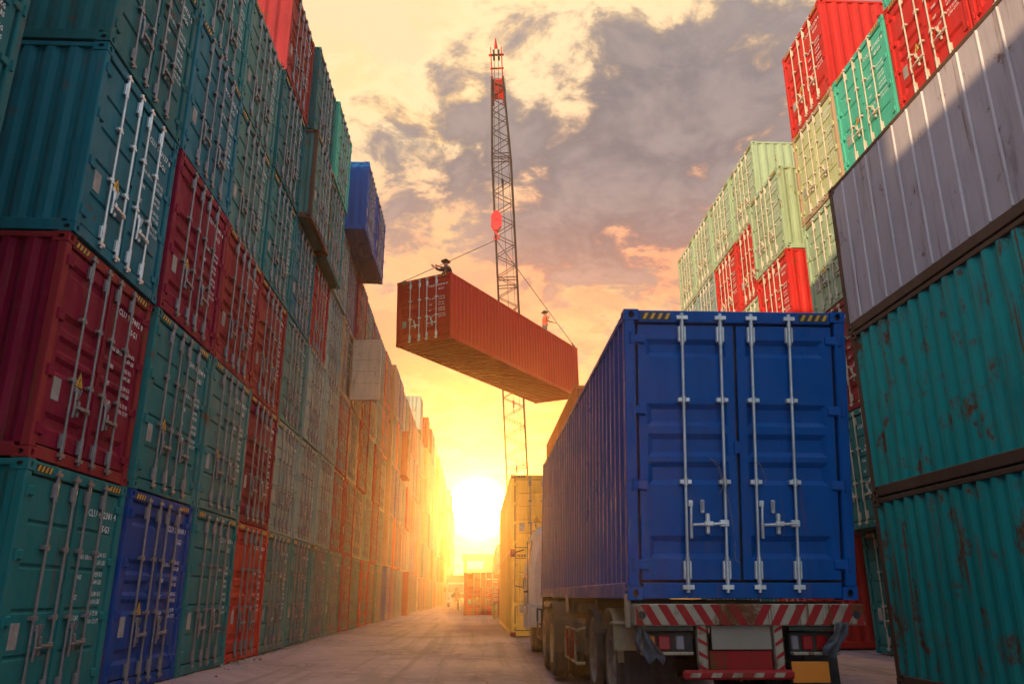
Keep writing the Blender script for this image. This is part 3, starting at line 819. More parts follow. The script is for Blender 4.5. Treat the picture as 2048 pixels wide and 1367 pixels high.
# mudguards: bent sheets over the wheels
def guard(x0, x1, y, r, a0, a1, mat, name='mudguard'):
    m = MB(); n = 14; pts = []
    for i in range(n+1):
        t = R(a0+(a1-a0)*i/n); pts.append((y+r*math.cos(t), .5+r*math.sin(t)))
    for k in range(n):
        (ya, za), (yb, zb) = pts[k], pts[k+1]
        m.slab([(x0,ya,za),(x1,ya,za),(x1,yb,zb),(x0,yb,zb)], (0,0,.012))
    tp(name, m, [mat])
guard(1.44,2.02,9.0,.58,38,172,FEND); guard(1.44,2.02,10.35,.58,20,150,CHASD)
guard(3.06,3.62,9.0,.58,38,172,FEND)
guard(1.22,1.80,13.3,.60,60,190,CHASD); guard(1.22,1.80,14.75,.60,-10,120,CHASD)
for x0, x1 in ((1.47,1.98),(3.1,3.6)):
    mb = MB()
    for i in range(6):
        xa = x0+(x1-x0)*i/6; xb = x0+(x1-x0)*(i+1)/6
        mb.slab([(xa,8.22+.02*math.sin(i*2.1),.12),(xb,8.22+.02*math.sin(i*2.1+2.1),.12),(xb,8.26,.80),(xa,8.26,.80)],(0,.012,0))
    tp('mud_flap', mb, [DARK])
a = at(1226,1242,8.0); b_ = at(1268,1300,8.0); mb = MB(); mb.bbox(a.x,b_.x+.1,8.0,8.02,b_.z,a.z,.01); mb.bbox(a.x-.01,b_.x+.12,7.97,8.12,a.z-.03,a.z,.01); tp('guard_bracket', mb, [FEND])
# striped side guard
mb = MB(); X = 1.34
yl, yr, zt, zb_ = 12.3, 10.95, .80, .38
mb.tube([(X+.15,yr,zt+.02),(X,yr,zt-.02),(X,yl-.12,zt-.02),(X,yl,zt-.12),(X,yl,zb_),(X,yr,zb_),(X+.1,yr,zb_)], .02, 8, 0)
mb.tube([(X,yl,(zt+zb_)/2+.06),(X,yr,(zt+zb_)/2+.06)], .018, 8, 1)
for i in range(4):
    y = yl-(yl-yr)*(i+.6)/4.2; mb.cyl((X,y,zb_),(X,y,zt-.03),.018,8,1 if i % 2 == 0 else 0)
tp('side_guard', mb, [WCREAM, WRED])
mb = MB(); mb.bbox(1.45,1.95,11.0,12.2,.45,.90,.04); tp('fuel_tank', mb, [CHASD])
mb = MB(); mb.tube([(1.30,16.2,.95),(1.30,17.3,.95),(1.30,17.3,.40),(1.30,16.2,.40),(1.30,16.2,.95)],.02,8); mb.tube([(1.30,16.2,.67),(1.30,17.3,.67)],.018,8); tp('step_frame', mb, [CHAS])
mb = MB(); mb.bbox(1.42,1.9,15.7,17.2,.45,.88,.05); tp('tool_box', mb, [CHASD])
# cab
def loft(mb, secs, m=0):
    n = len(secs[0]); vs = [p for s_ in secs for p in s_]
    mb.add(vs, [(k*n+i, k*n+(i+1)%n, (k+1)*n+(i+1)%n, (k+1)*n+i) for k in range(len(secs)-1) for i in range(n)], m)
    mb.add(vs, [tuple(range(n))[::-1], tuple(range((len(secs)-1)*n, len(secs)*n))], m)
mb = MB()
def csec(z, x0, x1, y0, y1, c=.12): return [(x0+c,y0,z),(x1-c,y0,z),(x1,y0+c,z),(x1,y1-c,z),(x1-c,y1,z),(x0+c,y1,z),(x0,y1-c,z),(x0,y0+c,z)]
loft(mb, [csec(.98,1.22,3.70,18.25,20.5), csec(1.0,1.20,3.72,18.2,20.55), csec(1.75,1.20,3.72,18.2,20.55), csec(2.55,1.33,3.60,18.25,20.30,.16), csec(2.72,1.45,3.48,18.35,20.15,.2)])
cabo = tp('cab', mb, [CABW])
mb = MB(); mb.slab([(1.190,18.75,1.62),(1.190,19.9,1.62),(1.290,19.85,2.42),(1.290,18.8,2.42)],(.02,0,.003)); tp('side_window', mb, [GLASS], cabo)
mb = MB(); mb.slab([(1.5,18.185,1.75),(3.4,18.185,1.75),(3.35,18.23,2.4),(1.55,18.23,2.4)],(0,.02,0)); tp('rear_window', mb, [GLASS], cabo)
mb = MB(); mb.slab([(1.4,20.56,1.7),(3.5,20.56,1.7),(3.4,20.33,2.5),(1.5,20.33,2.5)],(0,.02,0)); tp('windscreen', mb, [GLASS], cabo)
mb = MB(); mb.bbox(1.17,1.198,18.65,19.95,1.28,1.32,.005); mb.bbox(1.18,1.199,18.62,18.645,1.02,2.4,.004); tp('door_trim', mb, [CHASD], cabo)
mb = MB()
for (z, y0, y1) in ((.55,18.22,18.38),): mb.bbox(1.19,1.75,y0,y1,z,.99,.03)
mb.bbox(1.19,1.75,19.45,20.55,.45,.975,.05); mb.bbox(1.75,3.2,20.35,20.6,.45,.975,.05); mb.bbox(3.2,3.72,19.45,20.55,.45,.975,.05)
tp('front_bumper', mb, [CABW])
guard(1.18,1.75,18.9,.58,5,175,CABW)
mb = MB(); mb.tube([(1.20,20.3,2.3),(1.0,20.5,2.25),(.98,20.5,1.45),(1.2,20.4,1.4)],.014,8); arm = tp('mirror_arm', mb, [CHASD], cabo)
a = at(1046,1153,20.4); b_ = at(1059,1179,20.4)
mb = MB(); mb.bbox(a.x,b_.x,20.40,20.48,b_.z,a.z,.035); tp('wing_mirror', mb, [CHASD])
a = at(1050,1184,20.4); b_ = at(1060,1196,20.4)
mb = MB(); mb.bbox(a.x,b_.x,20.40,20.46,b_.z,a.z,.03); tp('wing_mirror', mb, [CHROME])
mb = MB(); mb.bbox(1.5,1.62,17.75,17.95,1.0,2.9,.03); mb.bbox(1.46,1.66,17.72,17.98,1.0,1.5,.04); tp('air_intake', mb, [CHASD])
mb = MB(); mb.bbox(1.9,3.1,17.2,18.3,.80,1.0,.02); tp('cab_frame', mb, [CHASD])

# blue container carried by the lorry
bl = shipping_container('blue container on the lorry trailer, its closed doors facing the camera', (2.53, 7.7, 1.18), 0, 'blue', H=2.90, L=10.4, style='A', number=None, wt=None, tri=False, plate=False,
                        castings_back=True, rod=RODB, hinges=True)
bl.name = 'blue_container'
wb_, wt_, csh = 2.19, 2.355, .165          # box widened a little towards its top to suit its outline from the camera
for o in [c_ for c_ in bl.children] + [g_ for c_ in bl.children for g_ in c_.children]:
    o.data = o.data.copy()
    lo = o.location.copy(); o.location = (0,0,0)
    for v in o.data.vertices:
        p = v.co + lo; t = p.z/2.9
        v.co = Vector((p.x*(wb_+(wt_-wb_)*t)/2.438 + csh*t, p.y, p.z))
# loose wires tied round the rods
mb = MB(); mb.tube([(-.14,-.05,1.27),(-.24,-.06,1.33),(-.16,-.05,1.25),(-.13,-.06,1.05),(-.17,-.06,.98)],.0035,5); mb.tube([(-.15,-.05,1.25),(-.08,-.05,.9),(-.05,-.04,.55),(-.06,-.04,.36),(-.02,-.04,.33)],.003,5)
link('tie_wire', mb.mesh('tie_wire'), [RODM], bl)
mb = MB(); mb.tube([(.20,-.05,1.29),(.26,-.06,1.27),(.31,-.05,1.12),(.29,-.05,1.10)],.0035,5); link('tie_wire', mb.mesh('tie_wire'), [RODM], bl)

# ------------------------------------------------------------------ crane
CRED = plain('crane_red', (.70,.02,.02), .4, 0, .25, 4)
CSTL = plain('crane_steel', (.06,.045,.05), .6, .2, .3, 5)
ROPE = plain('wire_rope', (.07,.06,.06), .6, .3, .2, 5)
C0 = Vector((3.45, 60.0, 1.8)); C1 = Vector((.70, 33.35, 26.9))
crane = empty('lattice_crane', (3.45, 60, 0)); tag(crane, 'tall lattice boom crane with a red head leaning over the lane', 'crane')
ax = (C1-C0).normalized(); su = Vector((1,0,0)); su = (su-ax*su.dot(ax)).normalized(); sv = ax.cross(su)
LB = (C1-C0).length
OC = Vector((3.45, 60, 0))
def cpart(name, mb, mats, parent=None):
    mb.v = [tuple(Vector(v)-OC) for v in mb.v]; return link(name, mb.mesh(name), mats, parent or crane)
def half(t):
    if t < .10: return .25+.5*t/.10
    if t > .86: return .50-.30*(t-.86)/.14*.9
    return .75-.25*(t-.10)/.76
def cpt(t, i):
    a, b = ((-1,-1),(1,-1),(1,1),(-1,1))[i % 4]; h = half(t)
    return C0+ax*(LB*t)+su*(a*h)+sv*(b*h)
for i in range(4):
    mb = MB(); ts = [0,.10,.28,.48,.66,.86,.975]
    mb.tube([cpt(t,i) for t in ts], .058, 8); cpart('boom_chord', mb, [CSTL])
tt = [0.0]
while tt[-1] < .97: tt.append(tt[-1] + half(min(.97, tt[-1]))*1.15/LB)
for i in range(4):
    mb = MB()
    for k in range(len(tt)-1):
        a, b = (i, i+1) if k % 2 == 0 else (i+1, i)
        mb.cyl(cpt(min(tt[k],.97), a), cpt(min(tt[k+1],.97), b), .024, 5, 0, None, False)
    for t in (.10,.28,.285,.48,.485,.66,.665,.86,.865):
        mb.cyl(cpt(t,i), cpt(t,i+1), .03, 6, 0, None, False)
    cpart('boom_lacing', mb, [CSTL])
# boom head
mb = MB()
for s_ in (-1, 1):
    a = C1+su*(s_*.24)
    mb.slab([a-ax*2.3-sv*.24, a-ax*2.3+sv*.24, a+ax*.35+sv*.32, a+ax*.55, a+ax*.30-sv*.35], su*(.05*s_))
mb.slab([C1-ax*2.0-su*.24-sv*.2, C1-ax*2.0+su*.24-sv*.2, C1-ax*1.0+su*.24-sv*.24, C1-ax*1.0-su*.24-sv*.24], sv*.4)
mb.cyl(C1-su*.38+ax*.15, C1+su*.38+ax*.15, .06, 10); mb.cyl(C1-su*.34-ax*.5, C1+su*.34-ax*.5, .05, 10)
mb.cyl(C1+ax*.45, C1+ax*.95, .10, 8, 0, .02)
cpart('boom_head', mb, [CRED])
for s_ in (-.12, .12):
    mb = MB(); mb.lathe(C1+su*s_+ax*.15, su, [(-.05,.10),(-.05,.30),(0,.25),(.05,.30),(.05,.10)], 20); cpart('sheave', mb, [CSTL])
HK = Vector((.75, 33.3, 17.85))
for dx in (-.10, .10):
    mb = MB(); mb.cyl(C1+Vector((dx,-.15,0))*1.0, HK+Vector((dx,0,.15)), .014, 6); cpart('hoist_rope', mb, [ROPE])
mb = MB(); mb.cyl(cpt(.97,0).lerp(cpt(.97,2),.5)+Vector((0,0,-.2)), C0+Vector((0,.3,.2)), .014, 6); cpart('hoist_rope', mb, [ROPE])
mb = MB(); q = cpt(.975,1)+su*.1; mb.tube([q, q+(C0-q)*.33+su*.12, q+(C0-q)*.66+su*.25, C0+su*1.2], .012, 6); cpart('hoist_rope', mb, [ROPE])
for t in (.83, .30, .44):
    mb = MB(); p = cpt(t,0).lerp(cpt(t,2),.5); mb.cyl(p, p-ax*.5, .07, 8, 0, .05); mb.cyl(p-ax*.5, p-ax*.9, .03, 8); cpart('rope_socket', mb, [CRED if t < .8 else CSTL])
# crane carrier (hidden behind the yellowish containers)
mb = MB(); mb.bbox(1.9,5.0,59.0,64.0,1.1,3.0,.1); cpart('crane_house', mb, [CRED])
mb = MB(); mb.bbox(2.2,4.7,64.0,65.2,.9,2.6,.15); cpart('counterweight', mb, [CSTL])
for x in (1.6, 4.6):
    mb = MB(); mb.add([(x,y,z) for y,z in ((58.3,.5),(58.7,.05),(64.3,.05),(64.7,.5),(64.3,1.0),(58.7,1.0))]+[(x+.8,y,z) for y,z in ((58.3,.5),(58.7,.05),(64.3,.05),(64.7,.5),(64.3,1.0),(58.7,1.0))],
        [(5,4,3,2,1,0),(6,7,8,9,10,11)]+[(i,(i+1)%6,6+(i+1)%6,6+i) for i in range(6)]); cpart('crawler_track', mb, [DARK])
# hook block and slings
hb = empty('hook_block', HK); hb.scale = (.82,.82,.86); tag(hb, 'red six-sided hook block hanging from the crane ropes', 'hook block')
mb = MB()
for s_ in (-1, 1):
    mb.slab([(x, s_*.12, z) for x, z in ((-.10,.55),(.10,.55),(.30,.25),(.30,-.30),(.10,-.62),(-.10,-.62),(-.30,-.30),(-.30,.25))], (0,s_*.05,0))
mb.cyl((0,-.22,.05),(0,.22,.05),.07,10); mb.cyl((0,-.2,.42),(0,.2,.42),.04,8); mb.cyl((0,-.2,-.42),(0,.2,-.42),.04,8)
link('cheek_plate', mb.mesh('cheek_plate'), [CRED], hb)
mb = MB(); mb.lathe((0,0,.02),(0,1,0),[(-.09,.05),(-.09,.27),(0,.22),(.09,.27),(.09,.05)],20); link('sheave', mb.mesh('sheave'), [CSTL], hb)
mb = MB(); mb.cyl((0,0,-.55),(0,0,-.80),.06,10); pts = [(.0,0,-.78)]+[(.15*math.sin(R(t)), 0, -.98+.15*math.cos(R(t))) for t in range(30, 300, 22)]
for i, (a, b) in enumerate(zip(pts[:-1], pts[1:])): mb.cyl(a, b, .055-.002*i, 8)
link('hook', mb.mesh('hook'), [CRED], hb)
SP = HK+Vector((.0,0,-.98))
for i, (lx, ly, lab) in enumerate(((-1.15,.1,'near left'),(1.15,12.08,'far right'))):
    p = HMAT @ Vector((lx, ly, 2.6)); mb = MB()
    mb.cyl(Vector((0,0,0)), p-SP, .016, 7); e = (p-SP); mb.cyl(e-e.normalized()*.35, e, .035, 8)
    o = link('sling_cable', mb.mesh('sling_cable'), [ROPE]); o.location = SP
    tag(o, f'thin wire sling from the hook to the {lab} top corner of the lifted container', 'cable', 'slings of the lifted container')

# ------------------------------------------------------------------ people
SKIN = plain('skin', (.40,.21,.13), .6, 0, .1); SHIRT_D = plain('dark_navy_shirt', (.02,.022,.035), .85, 0, .2); SHIRT_O = plain('orange_red_shirt', (.62,.09,.03), .8, 0, .15)
TROU = plain('grey_trousers', (.12,.10,.09), .85, 0, .3); TROUD = plain('dark_trousers', (.02,.02,.022), .85, 0, .3); HATM = plain('straw_brown_hat', (.16,.11,.07), .85, 0, .3)
HATD = plain('dark_hat', (.04,.035,.03), .85, 0, .3); HAIRM = plain('black_hair', (.012,.010,.010), .7, 0, .2); SCARF = plain('red_scarf', (.45,.02,.02), .85, 0, .2)
BOOT = plain('work_boots', (.03,.022,.018), .7, 0, .3); GLOVE = plain('grey_work_glove', (.06,.055,.05), .85, 0, .2)
def skin_mesh(name, vs, es, rs, root=0):
    me = bpy.data.meshes.new(name); me.from_pydata([tuple(v) for v in vs], es, []); me.update()
    o = bpy.data.objects.new(name, me); COL.objects.link(o)
    o.modifiers.new('skin', 'SKIN'); o.modifiers.new('sub', 'SUBSURF').levels = 1
    for i, r_ in enumerate(rs): me.skin_vertices[0].data[i].radius = (r_, r_)
    me.skin_vertices[0].data[root].use_root = True
    bpy.context.view_layer.update()
    dg = bpy.context.evaluated_depsgraph_get()
    out = bpy.data.meshes.new_from_object(o.evaluated_get(dg)); bpy.data.objects.remove(o); bpy.data.meshes.remove(me)
    out.name = name
    for p in out.polygons: p.use_smooth = True
    return out
def person(label, loc, rz, J, shirt, trousers, hat, scarf=None, M=None):
    """J: joints in metres; the figure faces -Y"""
    r = empty('person', loc, rz); tag(r, label, 'person')
    V = {k: Vector(v) for k, v in J.items()}
    order = ['pelvis','waist','chest','neck','head','crown']
    vs = [V[k] for k in order]; rs = [.115,.105,.125,.052,.088,.06]; es = [(0,1),(1,2),(2,3),(3,4),(4,5)]
    def chain(start, pts, rad):
        q = start
        for p, r_ in zip(pts, rad):
            vs.append(p); rs.append(r_); es.append((q, len(vs)-1)); q = len(vs)-1
        return q
    fw = (V['nose']-V['head'])
    vs.append(V['head']+fw*.9); rs.append(.018); es.append((4, len(vs)-1))
    for s_ in 'LR':
        chain(0, [V['hip'+s_], V['knee'+s_], V['ankle'+s_], V['toe'+s_]], [.085,.055,.038,.032])
        q = chain(2, [V['sh'+s_], V['el'+s_], V['wr'+s_]], [.058,.042,.028])
        d = (V['wr'+s_]-V['el'+s_]).normalized(); side = d.orthogonal().normalized(); up = d.cross(side)
        palm = V['wr'+s_]+d*.06; vs.append(palm); rs.append(.030); es.append((q, len(vs)-1)); pi = len(vs)-1
        for k, ln in enumerate((.070,.080,.075,.060)):
            b0 = palm+side*((k-1.5)*.02)+d*.035
            chain(pi, [b0, b0+d*ln*.5-up*.012, b0+d*ln*.8-up*.035], [.0095,.0085,.0075])
        chain(pi, [palm+side*.04-d*.005, palm+side*.06+d*.03-up*.01], [.011,.009])
    o = link('body', skin_mesh('body', vs, es, rs), [SKIN], r)
    # clothes follow the body
    sv = [V['waist']+(V['pelvis']-V['waist'])*.6, V['waist'], V['chest'], V['chest'].lerp(V['neck'],.6), V['shL'], V['elL'], V['elL'].lerp(V['wrL'],.8), V['shR'], V['elR'], V['elR'].lerp(V['wrR'],.8)]
    short = shirt is SHIRT_O
    k = .12 if short else .8
    sv[6] = V['elL'].lerp(V['wrL'], k) if not short else V['shL'].lerp(V['elL'], .75); sv[9] = V['elR'].lerp(V['wrR'], k) if not short else V['shR'].lerp(V['elR'], .75)
    if short:
        sv = [sv[0], sv[1], sv[2], sv[3], sv[4], sv[6], sv[7], sv[9]]; e_ = [(0,1),(1,2),(2,3),(2,4),(4,5),(2,6),(6,7)]; rr_ = [.135,.132,.150,.08,.082,.068,.082,.068]
    else: e_ = [(0,1),(1,2),(2,3),(2,4),(4,5),(5,6),(2,7),(7,8),(8,9)]; rr_ = [.135,.130,.150,.08,.080,.060,.045,.080,.060,.045]
    link('shirt', skin_mesh('shirt', sv, e_, rr_, 1), [shirt], r)
    tv = [V['pelvis'], V['hipL'], V['kneeL'], V['ankleL'], V['hipR'], V['kneeR'], V['ankleR'], V['waist'].lerp(V['pelvis'],.5)]
    link('trousers', skin_mesh('trousers', tv, [(0,1),(1,2),(2,3),(0,4),(4,5),(5,6),(0,7)], [.13,.105,.075,.06,.105,.075,.06,.125]), [trousers], r)
    for s_ in 'LR':
        link('boot', skin_mesh('boot', [V['ankle'+s_]+Vector((0,0,.06)), V['ankle'+s_]+Vector((0,0,-.01)), V['toe'+s_]], [(0,1),(1,2)], [.055,.052,.045]), [BOOT], r)
    upv = (V['crown']-V['head']).normalized()
    m = MB(); c = V['head']+upv*.035
    m.lathe(c, upv, [(-.06,.094),(-.01,.100),(.05,.088),(.09,.05),(.10,.002)], 14); link('hair', m.mesh('hair'), [HAIRM], r)
    for s_ in (-1, 1):
        sd_ = fw.cross(upv).normalized(); m = MB(); p = V['head']+fw.normalized()*.082+sd_*(.03*s_)+upv*.01; m.cyl(p, p+fw.normalized()*.006, .010, 8); link('eye', m.mesh('eye'), [HAIRM], r)
    if hat:
        m = MB(); c = V['head']+upv*.07
        m.lathe(c, upv, [(0,.100),(-.012,.19),(-.004,.195),(.008,.112),(.07,.100),(.10,.07),(.105,.002)], 18); link('hat', m.mesh('hat'), [hat], r)
    if scarf:
        m = MB(); c = V['neck']; m.lathe(c-upv*.03, upv, [(-.02,.09),(.0,.105),(.04,.095),(.06,.065)], 14); link('scarf', m.mesh('scarf'), [scarf], r)
    return r
STAND = dict(pelvis=(0,0,.93), waist=(0,0,1.08), chest=(0,.01,1.30), neck=(0,.0,1.48), head=(0,-.02,1.61), crown=(0,-.01,1.70), nose=(0,-.13,1.60),
  hipL=(.10,0,.86), kneeL=(.11,-.03,.48), ankleL=(.12,.02,.08), toeL=(.13,-.14,.035), hipR=(-.10,0,.86), kneeR=(-.12,-.02,.48), ankleR=(-.14,.03,.08), toeR=(-.16,-.13,.035),
  shL=(.19,.01,1.40), elL=(.25,-.02,1.12), wrL=(.27,-.16,.90), shR=(-.19,.01,1.40), elR=(-.25,.0,1.12), wrR=(-.26,-.12,.88))
# worker at the far end, hand at his face, other hand on the sling
base2 = HMAT @ Vector((.15, 10.6, 2.575))
J2 = dict(STAND, elR=(-.27,-.14,1.25), wrR=(-.12,-.20,1.48), elL=(.16,-.30,1.26), wrL=(.10,-.52,1.20), ankleL=(.15,-.05,.08), toeL=(.16,-.2,.035))
person('worker in orange-red shirt and hat standing on the lifted container, hand at his face', base2, R(100), J2, SHIRT_O, TROU, HATM)
# crouching worker at the near end
base1 = HMAT @ Vector((.25, 1.3, 2.57))
J1 = dict(STAND, pelvis=(0,.12,.33), waist=(0,.08,.48), chest=(0,-.02,.70), neck=(0,-.06,.87), head=(0,-.10,1.0), crown=(0,-.09,1.09), nose=(0,-.21,.98),
  hipL=(.10,.10,.30), kneeL=(.17,-.30,.50), ankleL=(.14,-.06,.08), toeL=(.15,-.22,.035), hipR=(-.10,.10,.30), kneeR=(-.17,-.30,.50), ankleR=(-.14,-.06,.08), toeR=(-.15,-.22,.035),
  shL=(.19,-.02,.80), elL=(.22,-.25,.66), wrL=(.16,-.46,.72), shR=(-.19,-.03,.80), elR=(-.20,-.30,.73), wrR=(-.14,-.52,.80))
person('worker in dark clothes and hat crouching on the lifted container, arm along the sling', base1, R(-62), J1, SHIRT_D, TROUD, HATD, SCARF)
# man in the lane with a stick
mp_ = at(913, 1200, 66.0)
J3 = dict(STAND, ankleL=(.22,.05,.08), toeL=(.24,-.1,.035), kneeL=(.15,-.03,.48), ankleR=(-.16,.0,.08), elL=(.34,.02,1.13), wrL=(.30,-.12,.92))
person('man in dark clothes standing in the lane against the glare, holding a stick', (mp_.x, 66.0, .0), R(170), J3, SHIRT_D, TROUD, HATD)
mb = MB(); mb.cyl((0,0,0),(.42,.1,-.92),.016,6); o = link('walking_stick', mb.mesh('walking_stick'), [CSTL]); o.location = (mp_.x+.28, 66.08, .94); tag(o, 'thin stick slanting from the hand of the man in the lane', 'stick')

# ------------------------------------------------------------------ far end of the lane
G0 = Vector((-.2, 128, 0)); gan = empty('gantry_crane', G0); tag(gan, 'hazy yellow gantry crane frame across the far end of the lane', 'gantry crane')
for x in (-1.4, 5.0):
    mb = MB(); mb.bbox(x-.25,x+.25,-.3,.3,0,6.3,.03); link('gantry_leg', mb.mesh('gantry_leg'), [P['yellow']], gan)
mb = MB(); mb.bbox(-1.9,6.0,-.45,.45,6.301,7.3,.04); link('top_beam', mb.mesh('top_beam'), [P['yellow']], gan)
mb = MB(); mb.bbox(-1.1,4.7,-.25,.25,4.3,5.1,.04); link('lower_beam', mb.mesh('lower_beam'), [P['tan']], gan)
# white lorry facing the camera behind the man
T0 = at(915, 1195, 88); T0 = Vector((T0.x, 88, 0)); lw = empty('white_lorry', T0); tag(lw, 'white lorry facing the camera in the haze behind the man with a stick', 'lorry')
def lp(name, mb, mats, parent=None): return link(name, mb.mesh(name), mats, parent or lw)
mb = MB(); loft(mb, [csec(.55,-1.2,1.2,0,2.2,.1), csec(1.5,-1.2,1.2,0,2.2,.1), csec(2.5,-1.1,1.1,.25,2.1,.1)]); cb = lp('cab', mb, [CABW])
mb = MB(); mb.slab([(-1.05,-.02,1.5),(1.05,-.02,1.5),(.98,.2,2.3),(-.98,.2,2.3)],(0,.01,0)); lp('windscreen', mb, [GLASS], cb)
mb = MB(); mb.bbox(-.7,.7,-.03,-.003,.95,1.3,.01); lp('grille', mb, [CHASD], cb)
for x in (-.95, .95):
    mb = MB(); mb.cyl((x,-.02,.85),(x,-.06,.85),.12,12); lp('headlight', mb, [CHROME], cb)
    mb = MB(); mb.lathe((x*1.0,.7,.48),(1,0,0),[(-.13,.2),(-.13,.46),(0,.48),(.13,.46),(.13,.2)],18); lp('wheel', mb, [TYRE])
    mb = MB(); mb.bbox(x*1.42-.12,x*1.42+.12,.1,.2,1.5,2.0,.02); lp('wing_mirror', mb, [CHASD])
mb = MB(); mb.bbox(-1.25,1.25,-.1,.1,.42,.70,.03); lp('bumper', mb, [CABW])
mb = MB(); mb.bbox(-1.2,1.2,2.3,8.6,.8,1.1,.02); lp('flatbed', mb, [CHASD])
mb = MB(); mb.bbox(-1.22,1.22,2.31,8.5,1.101,3.3,.03); lp('load', mb, [P['tan']])
# dark small tractor half hidden behind the yellowish containers
Q0 = Vector((1.72, 44, 0)); fk = empty('parked_tractor', Q0); tag(fk, 'dark small tractor half hidden behind the corner of the yellowish containers', 'tractor')
def fp(name, mb, mats, parent=None): return link(name, mb.mesh(name), mats, parent or fk)
mb = MB(); loft(mb, [csec(.35,-.45,.75,-.6,1.6,.1), csec(.95,-.45,.75,-.6,1.6,.1), csec(1.12,-.35,.65,-.4,1.2,.1)]); fp('engine_cover', mb, [CHASD])
for x in (-.62, .85):
    mb = MB(); mb.lathe((x,-.35,.42),(1,0,0),[(-.12,.2),(-.12,.38),(0,.42),(.12,.38),(.12,.2)],20); fp('wheel', mb, [TYRE])
    mb = MB(); mb.lathe((x,1.2,.42),(1,0,0),[(-.12,.2),(-.12,.38),(0,.42),(.12,.38),(.12,.2)],20); fp('wheel', mb, [TYRE])
mb = MB(); mb.bbox(-.5,.8,-.85,-.62,.28,.45,.03); fp('bumper', mb, [CRED])
mb = MB(); mb.cyl((-.3,.2,1.05),(-.15,.0,1.45),.02,6); mb.lathe((-.15,0,1.45),(0,-.4,1),[(-.01,.17),(0,.19),(.02,.17)],16); fp('steering_wheel', mb, [DARK])
# broken concrete and dirt along the foot of the left wall
mb = MB(); rr2 = random.Random(3)
for i in range(260):
    y = 9+rr2.random()**1.6*70; x = -4.55+abs(rr2.gauss(0,.22)); s_ = rr2.uniform(.012,.05)
    v = [Vector((rr2.uniform(-1,1), rr2.uniform(-1,1), rr2.uniform(-.3,.8))).normalized()*s_*rr2.uniform(.6,1.1) for _ in range(6)]
    base_ = [(s_,0,0),(0,s_,0),(-s_,0,0),(0,-s_,0),(0,0,s_*.8),(0,0,-s_*.5)]
    pts = [Vector(b)*rr2.uniform(.7,1.2)+Vector((x,y,.02)) for b in base_]
    mb.add(pts, [(0,1,4),(1,2,4),(2,3,4),(3,0,4),(1,0,5),(2,1,5),(3,2,5),(0,3,5)])
o = link('rubble', mb.mesh('rubble'), [MATS.get('chipped_white_paint')]); tag(o, kind='stuff')

# ------------------------------------------------------------------ ground and haze
gm, nt, b = newmat('dusty_concrete')
a1 = nnoise(nt, (1,1,1), .35, 6, .6); a2 = nnoise(nt, (1,1,1), 3.0, 8, .7, (3,3,3)); a3 = nnoise(nt, (1,1,1), 26, 5, .7, (7,1,1)); a4 = nnoise(nt, (1.6,.35,1), .8, 5, .6, (2,8,1))
c = nmix(nt, nrange(nt, a1, .3, .7), (.38,.255,.275), (.26,.175,.19))
c = nmix(nt, nrange(nt, a2, .45, .75, 0, .55), c, (.50,.36,.37))
c = nmix(nt, nrange(nt, a4, .52, .72, 0, .6), c, (.20,.155,.15))
c = nmix(nt, nrange(nt, a3, .55, .8, 0, .45), c, (.10,.08,.07))
a5 = nnoise(nt, (2.2,.06,1), 1.0, 4, .55, (5, 2, 1)); c = nmix(nt, nrange(nt, a5, .50, .64, 0, .55), c, (.17,.13,.13))
vg = nnode(nt, 'ShaderNodeNewGeometry'); vo = nnode(nt, 'ShaderNodeTexVoronoi', feature='DISTANCE_TO_EDGE'); vo.inputs['Scale'].default_value = .42
vm = nnode(nt, 'ShaderNodeMix', data_type='VECTOR'); vm.inputs[0].default_value = .12; nt.links.new(vg.outputs['Position'], vm.inputs[4])
vn = nnode(nt, 'ShaderNodeTexNoise'); vn.inputs['Scale'].default_value = 1.5; vn.inputs['Detail'].default_value = 6; nt.links.new(vg.outputs['Position'], vn.inputs['Vector'])
vs_ = nnode(nt, 'ShaderNodeVectorMath', operation='SCALE'); nt.links.new(vn.outputs['Color'], vs_.inputs[0]); vs_.inputs['Scale'].default_value = 12; nt.links.new(vs_.outputs[0], vm.inputs[5]); nt.links.new(vm.outputs[1], vo.inputs['Vector'])
c = nmix(nt, nmul(nt, nrange(nt, vo.outputs['Distance'], .012, .0, 0, .8), nrange(nt, a1, .45, .6)), c, (.08,.06,.055))
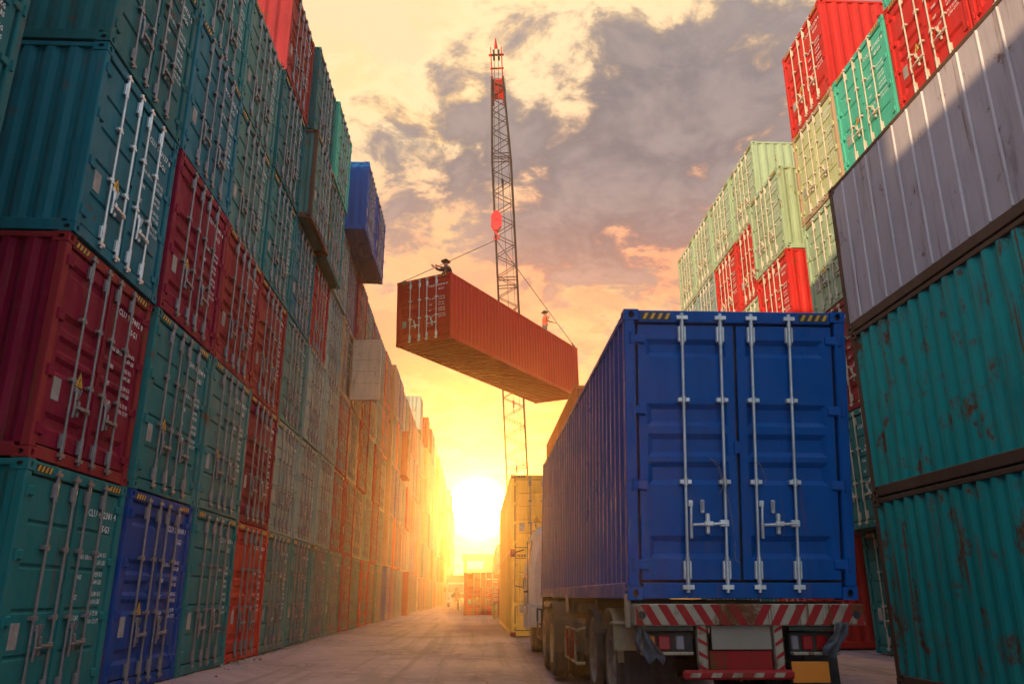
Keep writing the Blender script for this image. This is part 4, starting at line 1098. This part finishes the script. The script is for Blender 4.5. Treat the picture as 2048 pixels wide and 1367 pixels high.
nt.links.new(c, b.inputs['Base Color']); nt.links.new(nrange(nt, a1, .3, .7, .85, 1.0), b.inputs['Roughness']); b.inputs['Specular IOR Level'].default_value = .15
bp = nnode(nt, 'ShaderNodeBump'); bp.inputs['Strength'].default_value = .9; bp.inputs['Distance'].default_value = .06; nt.links.new(a2, bp.inputs['Height'])
bp2 = nnode(nt, 'ShaderNodeBump'); bp2.inputs['Strength'].default_value = .5; bp2.inputs['Distance'].default_value = .008; nt.links.new(a3, bp2.inputs['Height']); nt.links.new(bp.outputs[0], bp2.inputs['Normal'])
nt.links.new(bp2.outputs[0], b.inputs['Normal'])
from mathutils import noise as mnoise
mb = MB()
xs = [-60,-30,-18]+[-12+.4*i for i in range(60)]+[12,18,30,60]; xs = sorted(set(round(x,3) for x in xs))
ys = [-42,-20,-5]+[0+.5*i for i in range(120)]+[60+2*i for i in range(30)]+[125,150,180,220]; ys = sorted(set(ys))
for yy in ys:
    for x in xs:
        z = 0
        if -4.6 < x < 8.2 and 2 < yy < 120: z = .035*mnoise.noise(Vector((x*.8, yy*.5, 0)))+.02*mnoise.noise(Vector((x*2.3, yy*1.7, 5)))
        if -4.75 < x < -3.9 and 4 < yy < 110: z += .05+.06*mnoise.noise(Vector((x, yy*.9, 9)))
        z = max(-.05, z) - .03
        mb.v.append((x, yy, z))
nx = len(xs)
for j in range(len(ys)-1):
    for i in range(nx-1):
        mb.f.append((j*nx+i, j*nx+i+1, (j+1)*nx+i+1, (j+1)*nx+i)); mb.m.append(0); mb.sm.append(True)
g = link('ground', mb.mesh('ground'), [gm]); tag(g, kind='structure')

hz, nt, b = newmat('haze')
nt.nodes.remove(b)
pv = nnode(nt, 'ShaderNodeVolumePrincipled'); pv.inputs['Color'].default_value = (1.0, .74, .46, 1); pv.inputs['Density'].default_value = .0019
pv.inputs['Anisotropy'].default_value = .91
nt.links.new(pv.outputs[0], nt.nodes['Material Output'].inputs['Volume'])
mb = MB(); mb.box(-64,64,-46,226,-1.2,31.5)
o = link('haze', mb.mesh('haze'), [hz]); tag(o, kind='stuff')
